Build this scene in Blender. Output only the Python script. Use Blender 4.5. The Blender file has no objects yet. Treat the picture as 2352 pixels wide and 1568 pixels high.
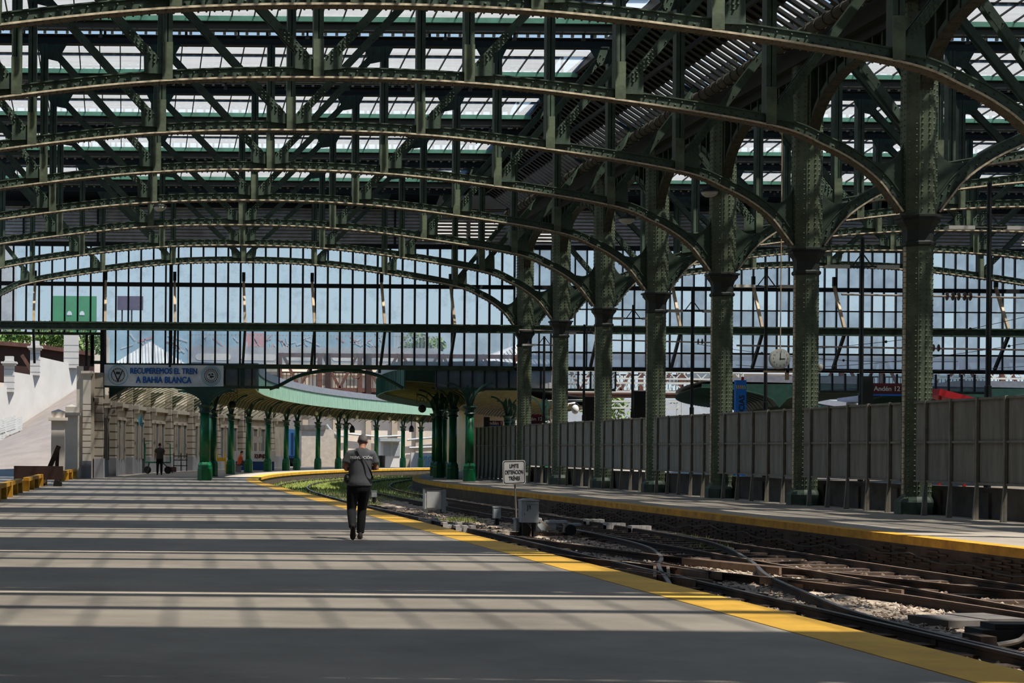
import bpy, math, random
from mathutils import Vector, Matrix
S = bpy.context.scene
COL = S.collection
rnd = random.Random(7)

# ------------------------------------------------------------------ camera
FPX, VPX, VPY, ROLL, CAMH = 3943.0, 288.0, 1029.0, 0.008, 1.48
cd = bpy.data.cameras.new('camera'); cam = bpy.data.objects.new('camera', cd); COL.objects.link(cam)
cd.sensor_width = 36.0; cd.lens = FPX / 2352.0 * 36.0
cd.shift_x = (1176.0 - VPX) / 2352.0; cd.shift_y = (VPY - 784.0) / 2352.0
cd.clip_start = 0.1; cd.clip_end = 3000
cam.matrix_world = Matrix.Translation((0, 0, CAMH)) @ Matrix.Rotation(math.pi / 2, 4, 'X') @ Matrix.Rotation(ROLL, 4, 'Z')
S.camera = cam

# ------------------------------------------------------------------ sky, sun, exposure
S.view_settings.view_transform = 'Standard'; S.view_settings.look = 'None'
S.view_settings.gamma = 1.0; S.view_settings.use_curve_mapping = False
S.view_settings.exposure = -0.08
w = bpy.data.worlds.new('sky'); S.world = w; w.use_nodes = True
nt = w.node_tree; nt.nodes.clear()
tc = nt.nodes.new('ShaderNodeTexCoord'); sep = nt.nodes.new('ShaderNodeSeparateXYZ')
rmp = nt.nodes.new('ShaderNodeValToRGB'); bg = nt.nodes.new('ShaderNodeBackground'); wo = nt.nodes.new('ShaderNodeOutputWorld')
nt.links.new(tc.outputs['Generated'], sep.inputs[0]); nt.links.new(sep.outputs['Z'], rmp.inputs[0])
nt.links.new(rmp.outputs[0], bg.inputs[0]); nt.links.new(bg.outputs[0], wo.inputs[0])
e = rmp.color_ramp.elements
e[0].position = 0.0; e[0].color = (0.66, 0.80, 0.88, 1)
e[1].position = 1.0; e[1].color = (0.16, 0.33, 0.70, 1)
k = e.new(0.12); k.color = (0.55, 0.74, 0.88, 1)
k = e.new(0.40); k.color = (0.24, 0.45, 0.78, 1)
bg.inputs[1].default_value = 0.92
sd = bpy.data.lights.new('sun', 'SUN'); sun = bpy.data.objects.new('sun', sd); COL.objects.link(sun)
sd.energy = 8.0; sd.angle = math.radians(0.65); sd.color = (1.0, 0.955, 0.88)
SUN = Vector((-0.37, 0.31, -1.0)).normalized()
sun.rotation_euler = SUN.to_track_quat('-Z', 'Y').to_euler()
try:
    S.cycles.use_denoising = True
    S.cycles.max_bounces = 7; S.cycles.diffuse_bounces = 3; S.cycles.glossy_bounces = 2
    S.cycles.transmission_bounces = 4; S.cycles.transparent_max_bounces = 14
    S.cycles.sample_clamp_indirect = 6.0
    S.cycles.caustics_reflective = False; S.cycles.caustics_refractive = False
except Exception:
    pass

# ------------------------------------------------------------------ helpers
def P(px, py, D):
    dx, dy = px - VPX, py - VPY
    return Vector(((dx + dy * ROLL) * D / FPX, D, CAMH - (dy - dx * ROLL) * D / FPX))
def zat(px, py, D): return P(px, py, D).z
def xat(px, D): return (px - VPX) * D / FPX
def C(r, g, b):
    f = lambda c: (c / 255 / 12.92) if c / 255 <= 0.04045 else ((c / 255 + 0.055) / 1.055) ** 2.4
    return (f(r), f(g), f(b), 1)
MATS = {}
def mat(name, col, rough=0.6, metal=0.0, n=0.25, scale=3.0, col2=None, bump=0.0, bscale=None, stretch=None, spec=0.4, emit=None):
    m = bpy.data.materials.new(name); m.use_nodes = True; t = m.node_tree
    b = t.nodes['Principled BSDF']
    b.inputs['Roughness'].default_value = rough; b.inputs['Metallic'].default_value = metal
    b.inputs['Specular IOR Level'].default_value = spec
    c = col if len(col) == 4 else (*col, 1)
    if n > 0 or bump > 0:
        co = t.nodes.new('ShaderNodeTexCoord'); mp = t.nodes.new('ShaderNodeMapping')
        t.links.new(co.outputs['Object'], mp.inputs[0])
        if stretch: mp.inputs['Scale'].default_value = stretch
        nz = t.nodes.new('ShaderNodeTexNoise'); nz.inputs['Scale'].default_value = scale; nz.inputs['Detail'].default_value = 6; nz.inputs['Roughness'].default_value = 0.65
        t.links.new(mp.outputs[0], nz.inputs['Vector'])
    if n > 0:
        r = t.nodes.new('ShaderNodeValToRGB'); r.color_ramp.elements[0].position = 0.33; r.color_ramp.elements[1].position = 0.68
        c2 = col2 if col2 else tuple(x * (1 - n) for x in c[:3]) + (1,)
        c1 = c if col2 else tuple(min(1, x * (1 + n * 0.6)) for x in c[:3]) + (1,)
        r.color_ramp.elements[0].color = c2; r.color_ramp.elements[1].color = c1
        t.links.new(nz.outputs['Fac'], r.inputs[0]); t.links.new(r.outputs[0], b.inputs['Base Color'])
    else:
        b.inputs['Base Color'].default_value = c
    if bump > 0:
        bn = t.nodes.new('ShaderNodeBump'); bn.inputs['Strength'].default_value = bump; bn.inputs['Distance'].default_value = 0.02
        nb = t.nodes.new('ShaderNodeTexNoise'); nb.inputs['Scale'].default_value = bscale or scale * 6; nb.inputs['Detail'].default_value = 4
        t.links.new(mp.outputs[0], nb.inputs['Vector']); t.links.new(nb.outputs['Fac'], bn.inputs['Height']); t.links.new(bn.outputs[0], b.inputs['Normal'])
    if emit:
        b.inputs['Emission Color'].default_value = (*emit[:3], 1); b.inputs['Emission Strength'].default_value = emit[3]
    MATS[name] = m
    return m
def glass(name, tint, clear, dirt, trans=0.0, dscale=1.2, dcol=(0.55, 0.56, 0.52), gloss=0.06, lo=0.35, hi=0.8, stretch=(1, 1, 1)):
    """pane: clear part lets light straight through, the dirt film scatters it"""
    m = bpy.data.materials.new(name); m.use_nodes = True; t = m.node_tree; t.nodes.clear()
    o = t.nodes.new('ShaderNodeOutputMaterial'); tr = t.nodes.new('ShaderNodeBsdfTransparent'); tr.inputs[0].default_value = (*tint, 1)
    df = t.nodes.new('ShaderNodeBsdfDiffuse'); df.inputs[0].default_value = (*dcol, 1)
    tl = t.nodes.new('ShaderNodeBsdfTranslucent'); tl.inputs[0].default_value = (*dcol, 1)
    film = t.nodes.new('ShaderNodeMixShader'); film.inputs[0].default_value = trans
    t.links.new(df.outputs[0], film.inputs[1]); t.links.new(tl.outputs[0], film.inputs[2])
    co = t.nodes.new('ShaderNodeTexCoord'); mp = t.nodes.new('ShaderNodeMapping'); mp.inputs['Scale'].default_value = stretch
    nz = t.nodes.new('ShaderNodeTexNoise'); nz.inputs['Scale'].default_value = dscale; nz.inputs['Detail'].default_value = 7; nz.inputs['Roughness'].default_value = 0.7
    t.links.new(co.outputs['Object'], mp.inputs[0]); t.links.new(mp.outputs[0], nz.inputs['Vector'])
    mr = t.nodes.new('ShaderNodeMapRange'); mr.inputs['From Min'].default_value = lo; mr.inputs['From Max'].default_value = hi
    mr.inputs['To Min'].default_value = 1 - clear; mr.inputs['To Max'].default_value = min(1, 1 - clear + dirt)
    t.links.new(nz.outputs['Fac'], mr.inputs['Value'])
    mx = t.nodes.new('ShaderNodeMixShader'); t.links.new(mr.outputs[0], mx.inputs[0]); t.links.new(tr.outputs[0], mx.inputs[1]); t.links.new(film.outputs[0], mx.inputs[2])
    gl = t.nodes.new('ShaderNodeBsdfGlossy'); gl.inputs['Roughness'].default_value = 0.15
    m2 = t.nodes.new('ShaderNodeMixShader'); m2.inputs[0].default_value = gloss
    t.links.new(mx.outputs[0], m2.inputs[1]); t.links.new(gl.outputs[0], m2.inputs[2]); t.links.new(m2.outputs[0], o.inputs[0])
    MATS[name] = m
    return m

class MB:
    def __init__(s): s.v = []; s.f = []; s.mi = []; s.sm = []; s.m = 0; s.smooth = False
    def add(s, vs, fs):
        o = len(s.v); s.v.extend([tuple(p) for p in vs])
        for f in fs: s.f.append([i + o for i in f]); s.mi.append(s.m); s.sm.append(s.smooth)
        return s
    def bx(s, x0, x1, y0, y1, z0, z1):
        return s.add([(x0, y0, z0), (x1, y0, z0), (x1, y1, z0), (x0, y1, z0), (x0, y0, z1), (x1, y0, z1), (x1, y1, z1), (x0, y1, z1)],
                     [(0, 3, 2, 1), (4, 5, 6, 7), (0, 1, 5, 4), (1, 2, 6, 5), (2, 3, 7, 6), (3, 0, 4, 7)])
    def obox(s, c, sx, sy, sz, rz=0.0):
        c = Vector(c); R = Matrix.Rotation(rz, 3, 'Z'); vs = []
        for z in (-1, 1):
            for x, y in ((-1, -1), (1, -1), (1, 1), (-1, 1)): vs.append(c + R @ Vector((x * sx / 2, y * sy / 2, z * sz / 2)))
        return s.add(vs, [(0, 3, 2, 1), (4, 5, 6, 7), (0, 1, 5, 4), (1, 2, 6, 5), (2, 3, 7, 6), (3, 0, 4, 7)])
    def beam(s, p0, p1, w, h, up=(0, 0, 1)):
        p0, p1 = Vector(p0), Vector(p1); d = (p1 - p0).normalized(); u = Vector(up)
        a = d.cross(u)
        if a.length < 1e-5: a = d.cross(Vector((0, 1, 0)))
        a.normalize(); b = a.cross(d).normalized(); a = a * w / 2; b = b * h / 2
        vs = [p0 - a - b, p0 + a - b, p0 + a + b, p0 - a + b, p1 - a - b, p1 + a - b, p1 + a + b, p1 - a + b]
        return s.add(vs, [(0, 1, 2, 3), (7, 6, 5, 4), (0, 4, 5, 1), (1, 5, 6, 2), (2, 6, 7, 3), (3, 7, 4, 0)])
    def loft(s, rings, caps=True, closed=False):
        n = len(rings[0]); vs = [p for r in rings for p in r]; fs = []
        m = len(rings)
        for i in range(m if closed else m - 1):
            j2 = (i + 1) % m
            for j in range(n): fs.append((i * n + j, i * n + (j + 1) % n, j2 * n + (j + 1) % n, j2 * n + j))
        if caps and not closed: fs.append(tuple(range(n))[::-1]); fs.append(tuple((m - 1) * n + j for j in range(n)))
        return s.add(vs, fs)
    def tube(s, pts, r, n=8, ry=None, side=None, closed=False):
        pts = [Vector(p) for p in pts]; rings = []; m = len(pts)
        rs = r if isinstance(r, (list, tuple)) else [r] * m
        rys = ry if isinstance(ry, (list, tuple)) else ([ry] * m if ry else rs)
        prev = Vector(side) if side else None
        for i, p in enumerate(pts):
            d = (pts[(i + 1) % m if closed else min(i + 1, m - 1)] - pts[(i - 1) % m if closed else max(i - 1, 0)])
            if d.length < 1e-9: d = Vector((0, 0, 1))
            d.normalize()
            if prev is None: prev = Vector((1, 0, 0)) if abs(d.x) < 0.9 else Vector((0, 1, 0))
            a = prev - d * prev.dot(d)
            if a.length < 1e-6: a = d.orthogonal()
            a.normalize(); prev = a; b = d.cross(a)
            rings.append([p + a * rs[i] * math.cos(2 * math.pi * q / n) + b * rys[i] * math.sin(2 * math.pi * q / n) for q in range(n)])
        return s.loft(rings, closed=closed)
    def ball(s, c, rx, ry=None, rz=None, n=12, m=8):
        ry = ry or rx; rz = rz or rx; c = Vector(c); vs = [c + Vector((0, 0, -rz))]; fs = []
        for i in range(1, m):
            t = -math.pi / 2 + math.pi * i / m
            for q in range(n): vs.append(c + Vector((rx * math.cos(t) * math.cos(2 * math.pi * q / n), ry * math.cos(t) * math.sin(2 * math.pi * q / n), rz * math.sin(t))))
        vs.append(c + Vector((0, 0, rz)))
        for q in range(n):
            fs.append((0, 1 + (q + 1) % n, 1 + q)); L = 1 + (m - 2) * n
            fs.append((len(vs) - 1, L + q, L + (q + 1) % n))
            for i in range(m - 2): a = 1 + i * n; fs.append((a + q, a + (q + 1) % n, a + n + (q + 1) % n, a + n + q))
        return s.add(vs, fs)
    def lathe(s, prof, c=(0, 0, 0), n=16, rot=0.0):
        c = Vector(c)
        return s.loft([[c + Vector((r * math.cos(2 * math.pi * (q + rot) / n), r * math.sin(2 * math.pi * (q + rot) / n), z)) for q in range(n)] for r, z in prof])
    def prism(s, poly, y0, y1):        # polygon in x,z extruded along y
        n = len(poly); vs = [(x, y0, z) for x, z in poly] + [(x, y1, z) for x, z in poly]
        return s.add(vs, [tuple(range(n)), tuple(range(2 * n - 1, n - 1, -1))] + [(i, i + n, (i + 1) % n + n, (i + 1) % n) for i in range(n)])
    def plan(s, poly, z0, z1):         # polygon in x,y extruded along z
        n = len(poly); vs = [(x, y, z0) for x, y in poly] + [(x, y, z1) for x, y in poly]
        return s.add(vs, [tuple(range(n))[::-1], tuple(range(n, 2 * n))] + [(i, (i + 1) % n, (i + 1) % n + n, i + n) for i in range(n)])
    def rivet(s, p, nrm, r=0.024, h=None):
        p = Vector(p); nrm = Vector(nrm); a = nrm.orthogonal().normalized(); b = nrm.cross(a); h = h or r * 0.8
        vs = [p + (a * math.cos(q * math.pi / 3) + b * math.sin(q * math.pi / 3)) * r for q in range(6)]
        vs += [p + nrm * h + (a * math.cos(q * math.pi / 3) + b * math.sin(q * math.pi / 3)) * r * 0.55 for q in range(6)]
        sm = s.smooth; s.smooth = True
        s.add(vs, [(q, (q + 1) % 6, (q + 1) % 6 + 6, q + 6) for q in range(6)] + [(6, 7, 8, 9, 10, 11)])
        s.smooth = sm
    def sweep(s, prof, path, closed_prof=True):
        """profile (lateral, up) swept along a 3-D path kept upright"""
        rings = []; m = len(path); path = [Vector(p) for p in path]
        for i, p in enumerate(path):
            d = path[min(i + 1, m - 1)] - path[max(i - 1, 0)]; d.z = 0; d.normalize(); a = Vector((d.y, -d.x, 0))
            rings.append([p + a * u + Vector((0, 0, v)) for u, v in prof])
        if closed_prof: return s.loft(rings)
        n = len(prof); vs = [q for r in rings for q in r]
        return s.add(vs, [(i * n + j, i * n + j + 1, (i + 1) * n + j + 1, (i + 1) * n + j) for i in range(m - 1) for j in range(n - 1)])
    def build(s, name, mats, parent=None, loc=None, rz=None):
        me = bpy.data.meshes.new(name); me.from_pydata(s.v, [], s.f)
        for m in (mats if isinstance(mats, (list, tuple)) else [mats]): me.materials.append(MATS[m] if isinstance(m, str) else m)
        me.polygons.foreach_set('material_index', s.mi); me.polygons.foreach_set('use_smooth', s.sm); me.update()
        o = bpy.data.objects.new(name, me); COL.objects.link(o)
        par(o, parent)
        if loc is not None: o.location = loc
        if rz is not None: o.rotation_euler = (0, 0, rz)
        return o
def tag(o, label=None, cat=None, group=None, kind=None):
    if label: o['label'] = label
    if cat: o['category'] = cat
    if group: o['group'] = group
    if kind: o['kind'] = kind
    return o
def thing(name, label, cat, loc=(0, 0, 0), rz=0.0, group=None, kind=None):
    o = bpy.data.objects.new(name, None); COL.objects.link(o); o.location = loc; o.rotation_euler = (0, 0, rz); o.empty_display_size = 0.3
    return tag(o, label, cat, group, kind)
KIDS = {}
def par(o, p):
    if p is not None: o.parent = p; KIDS.setdefault(p.name, []).append(o)
def kids(o): return KIDS.get(o.name, [])
def dup(o, parent=None, loc=None, rz=None, label=None, mirror=False):
    c = o.copy(); COL.objects.link(c)
    par(c, parent)
    for ch in list(kids(o)): dup(ch, c)
    if loc is not None: c.location = loc
    if rz is not None: c.rotation_euler = (0, 0, rz)
    if label: c['label'] = label
    return c
def text(name, body, size, loc, mat_, parent=None, rot=(math.pi / 2, 0, 0), ext=0.003, sx=1.0, bold=0.0, align='CENTER'):
    cu = bpy.data.curves.new(name, 'FONT'); cu.body = body; cu.size = size; cu.align_x = align; cu.align_y = 'CENTER'; cu.extrude = ext
    cu.materials.append(MATS[mat_]); o = bpy.data.objects.new(name, cu); COL.objects.link(o)
    o.location = loc; o.rotation_euler = rot; o.scale = (sx, 1, 1)
    par(o, parent); TEXTS.append(o); o['bold'] = bold
    return o
TEXTS = []
def texts_to_mesh():
    dg = bpy.context.evaluated_depsgraph_get(); dg.update()
    for o in TEXTS:
        me = bpy.data.meshes.new_from_object(o.evaluated_get(dg)); n = o.name; bd = o.get('bold', 0.0); bend = o.get('bend', 0.0)
        for v in me.vertices: v.co.z -= bend * v.co.x ** 2          # lettering printed on a rounded surface
        if bd > 0:                                             # heavier strokes: the same outlines laid side by side
            vs = [v.co.copy() for v in me.vertices]; fs = [tuple(p.vertices) for p in me.polygons]; nv = len(vs); m2 = bpy.data.meshes.new(n)
            m2.from_pydata([v + Vector((s_ * bd, t_ * bd, q_ * 0.0012)) for q_, (s_, t_) in enumerate(((-1, 0), (1, 0), (0, .6), (0, -.6))) for v in vs], [], [tuple(i + q * nv for i in f) for q in range(4) for f in fs])
            for q in me.materials: m2.materials.append(q)
            me = m2; o.name = 'old'
        q = bpy.data.objects.new(n.split('.')[0], me); COL.objects.link(q); q.parent = o.parent; q.matrix_basis = o.matrix_basis.copy(); cu = o.data
        bpy.data.objects.remove(o); bpy.data.curves.remove(cu)
def spline(pts, n=8):
    """Catmull-Rom through points"""
    pts = [Vector(p) for p in pts]; out = []
    for i in range(len(pts) - 1):
        p0 = pts[i - 1] if i > 0 else pts[0] * 2 - pts[1]; p1, p2 = pts[i], pts[i + 1]; p3 = pts[i + 2] if i + 2 < len(pts) else p2 * 2 - p1
        for j in range(n):
            t = j / n
            out.append(0.5 * ((2 * p1) + (p2 - p0) * t + (2 * p0 - 5 * p1 + 4 * p2 - p3) * t * t + (3 * p1 - p0 - 3 * p2 + p3) * t ** 3))
    out.append(pts[-1]); return out
ORD = ['nearest', 'second', 'third', 'fourth', 'fifth', 'sixth', 'seventh', 'eighth', 'ninth', 'tenth', 'eleventh', 'twelfth', 'thirteenth']

# ------------------------------------------------------------------ materials
mat('green', C(60, 76, 61), 0.55, n=0.45, scale=2.2, bump=0.15, bscale=20)
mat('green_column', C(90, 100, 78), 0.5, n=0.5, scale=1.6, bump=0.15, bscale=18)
mat('sunlit_dust', C(200, 186, 158), 0.8, n=0.45, scale=7)  # dust tone with the brightness of a sunlit edge put in
mat('dusty_shade', C(96, 88, 72), 0.85, n=0.4, scale=7)  # same dust, darkened with the shade of the soffit
mat('olive_dark', C(66, 64, 50), 0.8, n=0.4, scale=6)
mat('pipe_brown', C(72, 68, 56), 0.7, n=0.5, scale=2)
mat('sunlit_green', C(96, 150, 128), 0.55, n=0.25, scale=2)  # lighter green, sunlight put into the colour
mat('dark_steel', C(38, 42, 38), 0.6, n=0.3, scale=3)
mat('black_steel', C(24, 25, 26), 0.5, n=0.3, scale=4)
mat('sheet_roof', C(60, 62, 60), 0.7, n=0.3, scale=2)
mat('louvre', C(214, 210, 206), 0.7, n=0.25, scale=2)
mat('emerald', C(8, 96, 56), 0.4, n=0.25, scale=3)
mat('teal_dark', C(34, 68, 58), 0.5, n=0.3, scale=3)
mat('teal_mid', C(66, 108, 94), 0.55, n=0.2, scale=2, stretch=(6, 6, 0.6))
mat('teal_fascia', C(158, 190, 172), 0.6, n=0.2, scale=2, stretch=(6, 6, 0.6))
mat('rib', C(132, 126, 84), 0.6, n=0.3, scale=3)
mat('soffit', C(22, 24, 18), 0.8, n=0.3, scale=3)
mat('zinc', C(135, 138, 148), 0.5, n=0.2, scale=4)
mat('concrete', C(153, 143, 129), 0.75, n=0.28, scale=0.5, bump=0.12, bscale=30)
mat('coping', C(178, 168, 155), 0.8, n=0.2, scale=1.5)
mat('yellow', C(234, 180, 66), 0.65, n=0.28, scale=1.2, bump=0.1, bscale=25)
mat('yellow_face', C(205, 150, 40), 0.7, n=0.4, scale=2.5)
mat('brick_dark', C(74, 62, 54), 0.9, n=0.45, scale=3)
mat('ballast', C(160, 144, 126), 0.95, n=0.55, scale=5, bump=0.9, bscale=14)
mat('soil', C(112, 100, 84), 0.95, n=0.4, scale=0.3)
mat('stone_light', C(176, 162, 146), 0.9, n=0.25, scale=8)
mat('stone_brown', C(112, 94, 80), 0.9, n=0.25, scale=8)
mat('sleeper', C(196, 190, 182), 0.85, n=0.25, scale=6)
mat('timber', C(78, 64, 54), 0.9, n=0.35, scale=5)
mat('rail_side', C(52, 38, 32), 0.7, n=0.4, scale=8)
mat('rail_top', C(150, 152, 158), 0.3, metal=0.9, n=0.2, scale=6)
mat('rail_rust', C(122, 100, 84), 0.6, n=0.3, scale=8)
mat('grass', C(158, 168, 96), 0.8, n=0.45, scale=2)
mat('fence', C(150, 149, 141), 0.55, n=0.3, scale=1.2, stretch=(4, 4, 0.5))
mat('fence_post', C(124, 118, 106), 0.6, n=0.3, scale=3)
mat('plinth_wall', C(96, 92, 88), 0.9, n=0.35, scale=2)
mat('cabinet', C(212, 212, 208), 0.5, n=0.12, scale=4)
mat('cabinet_grey', C(170, 176, 176), 0.5, n=0.15, scale=4)
mat('white_sign', C(222, 218, 212), 0.5, n=0.06, scale=6)
mat('ink', C(38, 36, 34), 0.6, n=0)
mat('steel_pole', C(150, 140, 128), 0.5, n=0.25, scale=8)
mat('white_wall', C(192, 189, 184), 0.85, n=0.08, scale=0.8)
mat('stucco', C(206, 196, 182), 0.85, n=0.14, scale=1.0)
mat('stucco_shaded', C(166, 156, 142), 0.85, n=0.16, scale=1.0)  # darker copy of stucco, the facade's shade put into the colour
mat('stucco_grey', C(142, 142, 146), 0.85, n=0.15, scale=1.5)
mat('groove', C(70, 62, 54), 0.9, n=0)
mat('shutter', C(92, 94, 98), 0.6, n=0.2, scale=3)
mat('door_grey', C(62, 63, 66), 0.5, n=0.15, scale=3)
mat('ramp', C(136, 126, 118), 0.9, n=0.16, scale=0.6)
mat('rust', C(98, 66, 56), 0.85, n=0.35, scale=2)
mat('rust_dark', C(58, 36, 30), 0.8, n=0.3, scale=3)
mat('beige', C(230, 214, 196), 0.9, n=0.22, scale=0.25)
mat('beige_dark', C(186, 170, 150), 0.9, n=0.25, scale=0.4)
mat('rough_tan', C(192, 178, 162), 0.95, n=0.2, scale=2)
mat('loco_blue', C(96, 160, 214), 0.45, n=0.1, scale=1)
mat('loco_dark', C(36, 74, 124), 0.4, n=0.1, scale=1)
mat('leaf', C(92, 122, 52), 0.7, n=0.5, scale=3)
mat('leaf_b', C(126, 150, 84), 0.7, n=0.4, scale=3)
mat('bark', C(84, 66, 50), 0.9, n=0.3, scale=6)
mat('tan_wood', C(190, 164, 128), 0.6, n=0.25, scale=5)
mat('banner', C(232, 238, 240), 0.7, n=0.15, scale=2)
mat('blue_ink', C(26, 92, 168), 0.6, n=0)
mat('cyan_ink', C(120, 180, 206), 0.6, n=0)
mat('grey_ink', C(92, 98, 104), 0.6, n=0)
mat('sign_red', C(88, 24, 28), 0.5, n=0.1, scale=4)
mat('sign_blue', C(20, 120, 214), 0.45, n=0.05, scale=4)
mat('white_ink', C(232, 230, 226), 0.6, n=0)
mat('amber', C(236, 184, 40), 0.5, n=0)
mat('red', C(186, 34, 40), 0.5, n=0.1, scale=3)
mat('clock_face', C(200, 204, 196), 0.5, n=0.05, scale=5)
mat('insulator', C(92, 74, 62), 0.35, n=0.1, scale=5)
mat('lamp_white', C(196, 194, 184), 0.4, n=0.1, scale=5)
mat('billboard_green', C(70, 142, 100), 0.6, n=0.12, scale=0.4)
mat('billboard_dark', C(92, 84, 104), 0.6, n=0.2, scale=0.6)
mat('mural_blue', C(160, 196, 214), 0.8, n=0.12, scale=0.4)  # mural tones paled, haze of the end glass put into them
mat('mural_white', C(206, 214, 220), 0.8, n=0.1, scale=2)
mat('mural_pink', C(214, 158, 162), 0.8, n=0.1, scale=2)
mat('parapet', C(176, 180, 184), 0.9, n=0.15, scale=0.5)  # lightened too, glass haze put into the colour
mat('tin_roof', C(208, 208, 204), 0.5, n=0.1, scale=1)
mat('skin', C(176, 122, 96), 0.6, n=0.06, scale=10)
mat('hair', C(112, 106, 100), 0.8, n=0.3, scale=30)
mat('hair_dark', C(22, 20, 20), 0.8, n=0.2, scale=30)
mat('shirt', C(96, 96, 98), 0.9, n=0.12, scale=8)
mat('shirt_dark', C(70, 68, 66), 0.9, n=0.12, scale=8)
mat('shirt_orange', C(220, 96, 52), 0.9, n=0.1, scale=8)
mat('trousers', C(22, 22, 25), 0.9, n=0.2, scale=8)
mat('trousers_olive', C(82, 70, 62), 0.9, n=0.2, scale=8)
mat('shoe', C(52, 44, 38), 0.7, n=0.2, scale=12)
mat('flag_blue', C(96, 168, 196), 0.8, n=0.1, scale=4)
mat('cart_green', C(24, 110, 74), 0.5, n=0.2, scale=5)
mat('signal_red', C(230, 30, 40), 0.4, n=0, emit=(1.0, 0.05, 0.08, 3.0))
glass('roof_glass', (0.97, 0.98, 0.98), 0.58, 0.16, trans=1.0, dscale=0.8, dcol=(0.61, 0.61, 0.595), gloss=0.02, stretch=(0.35, 3.0, 1))
glass('screen_haze', (0.95, 0.97, 0.98), 0.62, 0.5, trans=0.5, dscale=0.5, dcol=(0.80, 0.84, 0.86), gloss=0.02, lo=0.42, hi=0.85)
glass('screen_glass', (0.95, 0.97, 0.98), 0.86, 0.5, trans=0.5, dscale=0.9, dcol=(0.62, 0.66, 0.68), gloss=0.02, lo=0.5, hi=0.85)
glass('screen_frost', (0.92, 0.95, 0.97), 0.55, 0.5, trans=0.7, dscale=0.8, dcol=(0.62, 0.66, 0.68), gloss=0.02, lo=0.4, hi=0.8)
glass('low_glass', (0.42, 0.50, 0.56), 0.72, 0.3, trans=0.4, dscale=0.6, dcol=(0.30, 0.34, 0.38), gloss=0.08)
glass('screen_dense', (0.95, 0.97, 0.98), 0.14, 0.3, trans=0.8, dscale=0.9, dcol=(0.80, 0.83, 0.84), gloss=0.02, lo=0.4, hi=0.8)
# ------------------------------------------------------------------ setting: platforms, ground
CX, CY = 149.55, 73.6                     # centre of the curve that the far tracks follow
def pol(R, th): return (CX - R * math.cos(th), CY + R * math.sin(th))
def thD(R, D): return math.asin((D - CY) / R)
def along(R, d0, d1, n=40):
    """points on the ring of radius R, straight along y before the curve starts"""
    out = []
    if d0 < CY:
        out.append((CX - R, d0)); out.append((CX - R, CY))
        t0 = 0.0
    else: t0 = thD(R, d0); out.append(pol(R, t0))
    if d1 > CY:
        t1 = thD(R, d1)
        out += [pol(R, t0 + (t1 - t0) * i / n) for i in range(1, n + 1)]
    return out
def band(mb, Ra, Rb, d0, d1, z0, z1, n=40):
    a, b = along(Ra, d0, d1, n), along(Rb, d0, d1, n)
    rings = [[(p[0], p[1], z0), (q[0], q[1], z0), (q[0], q[1], z1), (p[0], p[1], z1)] for p, q in zip(a, b)]
    return mb.loft(rings)
RE1, RE2 = CX - 6.15, CX - 14.2           # left and right platform edges
GZ = -0.59
fl = MB(); band(fl, CX + 7.0, RE1 + 0.3, -14, 150, -1.2, 0.0)
floor = tag(fl.build('floor', 'concrete'), kind='structure')
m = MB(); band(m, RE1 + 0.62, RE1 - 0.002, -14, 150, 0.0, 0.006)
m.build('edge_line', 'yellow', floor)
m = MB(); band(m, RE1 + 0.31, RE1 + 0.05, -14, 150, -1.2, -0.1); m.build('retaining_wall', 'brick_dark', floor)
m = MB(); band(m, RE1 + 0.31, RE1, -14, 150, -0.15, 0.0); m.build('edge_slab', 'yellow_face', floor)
m = MB(); band(m, RE1 + 1.45, RE1 + 0.62, 76, 150, -0.1, 0.005)
m.build('coping_strip', 'coping', floor)
m = MB(); m.bx(-60, CX - CX - 7.0, -14, 98, -1.2, -0.01)
tag(m.build('pavement', 'concrete'), kind='structure')
m = MB(); m.bx(-400, 500, -60, 700, -1.6, -0.72)
tag(m.build('ground', 'soil'), kind='structure')
m = MB(); band(m, RE2, CX - 31, -14, 150, -1.2, 0.0)
floor2 = tag(m.build('floor', 'concrete'), kind='structure')
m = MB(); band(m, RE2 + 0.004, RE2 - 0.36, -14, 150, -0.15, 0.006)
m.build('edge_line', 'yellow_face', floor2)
m = MB(); band(m, RE2 + 0.003, RE2 - 0.3, -14, 150, -1.2, -0.15); m.build('retaining_wall', 'brick_dark', floor2)
m = MB()
for i in range(9):
    for j in range(60):
        if rnd.random() < 0.3: continue
        y = 20 + j * 0.62 + (i % 2) * 0.3; z = -0.2 - i * 0.045
        m.bx(14.17, 14.199, y, y + 0.5 * rnd.uniform(0.6, 1), z - 0.035, z - 0.004)
m.build('brick_course', 'brick_dark', floor2)
# ballast bed with a rough surface
m = MB(); nx, ny = 40, 240; vs = []; fs = []
for j in range(ny + 1):
    y = 8 + (j / ny) ** 1.35 * 72
    for i in range(nx + 1):
        x = 6.1 + 8.2 * i / nx
        vs.append((x, y, GZ + rnd.uniform(-0.03, 0.035) - (0.03 if 12 < x < 14 else 0)))
for j in range(ny):
    for i in range(nx): a = j * (nx + 1) + i; fs.append((a, a + 1, a + nx + 2, a + nx + 1))
m.add(vs, fs)
ballast = tag(m.build('ballast_bed', 'ballast'), kind='structure')
m = MB(); band(m, RE1, RE2, 78, 152, -1.2, GZ - 0.03); tag(m.build('trackside_ground', 'soil'), kind='structure')
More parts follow.
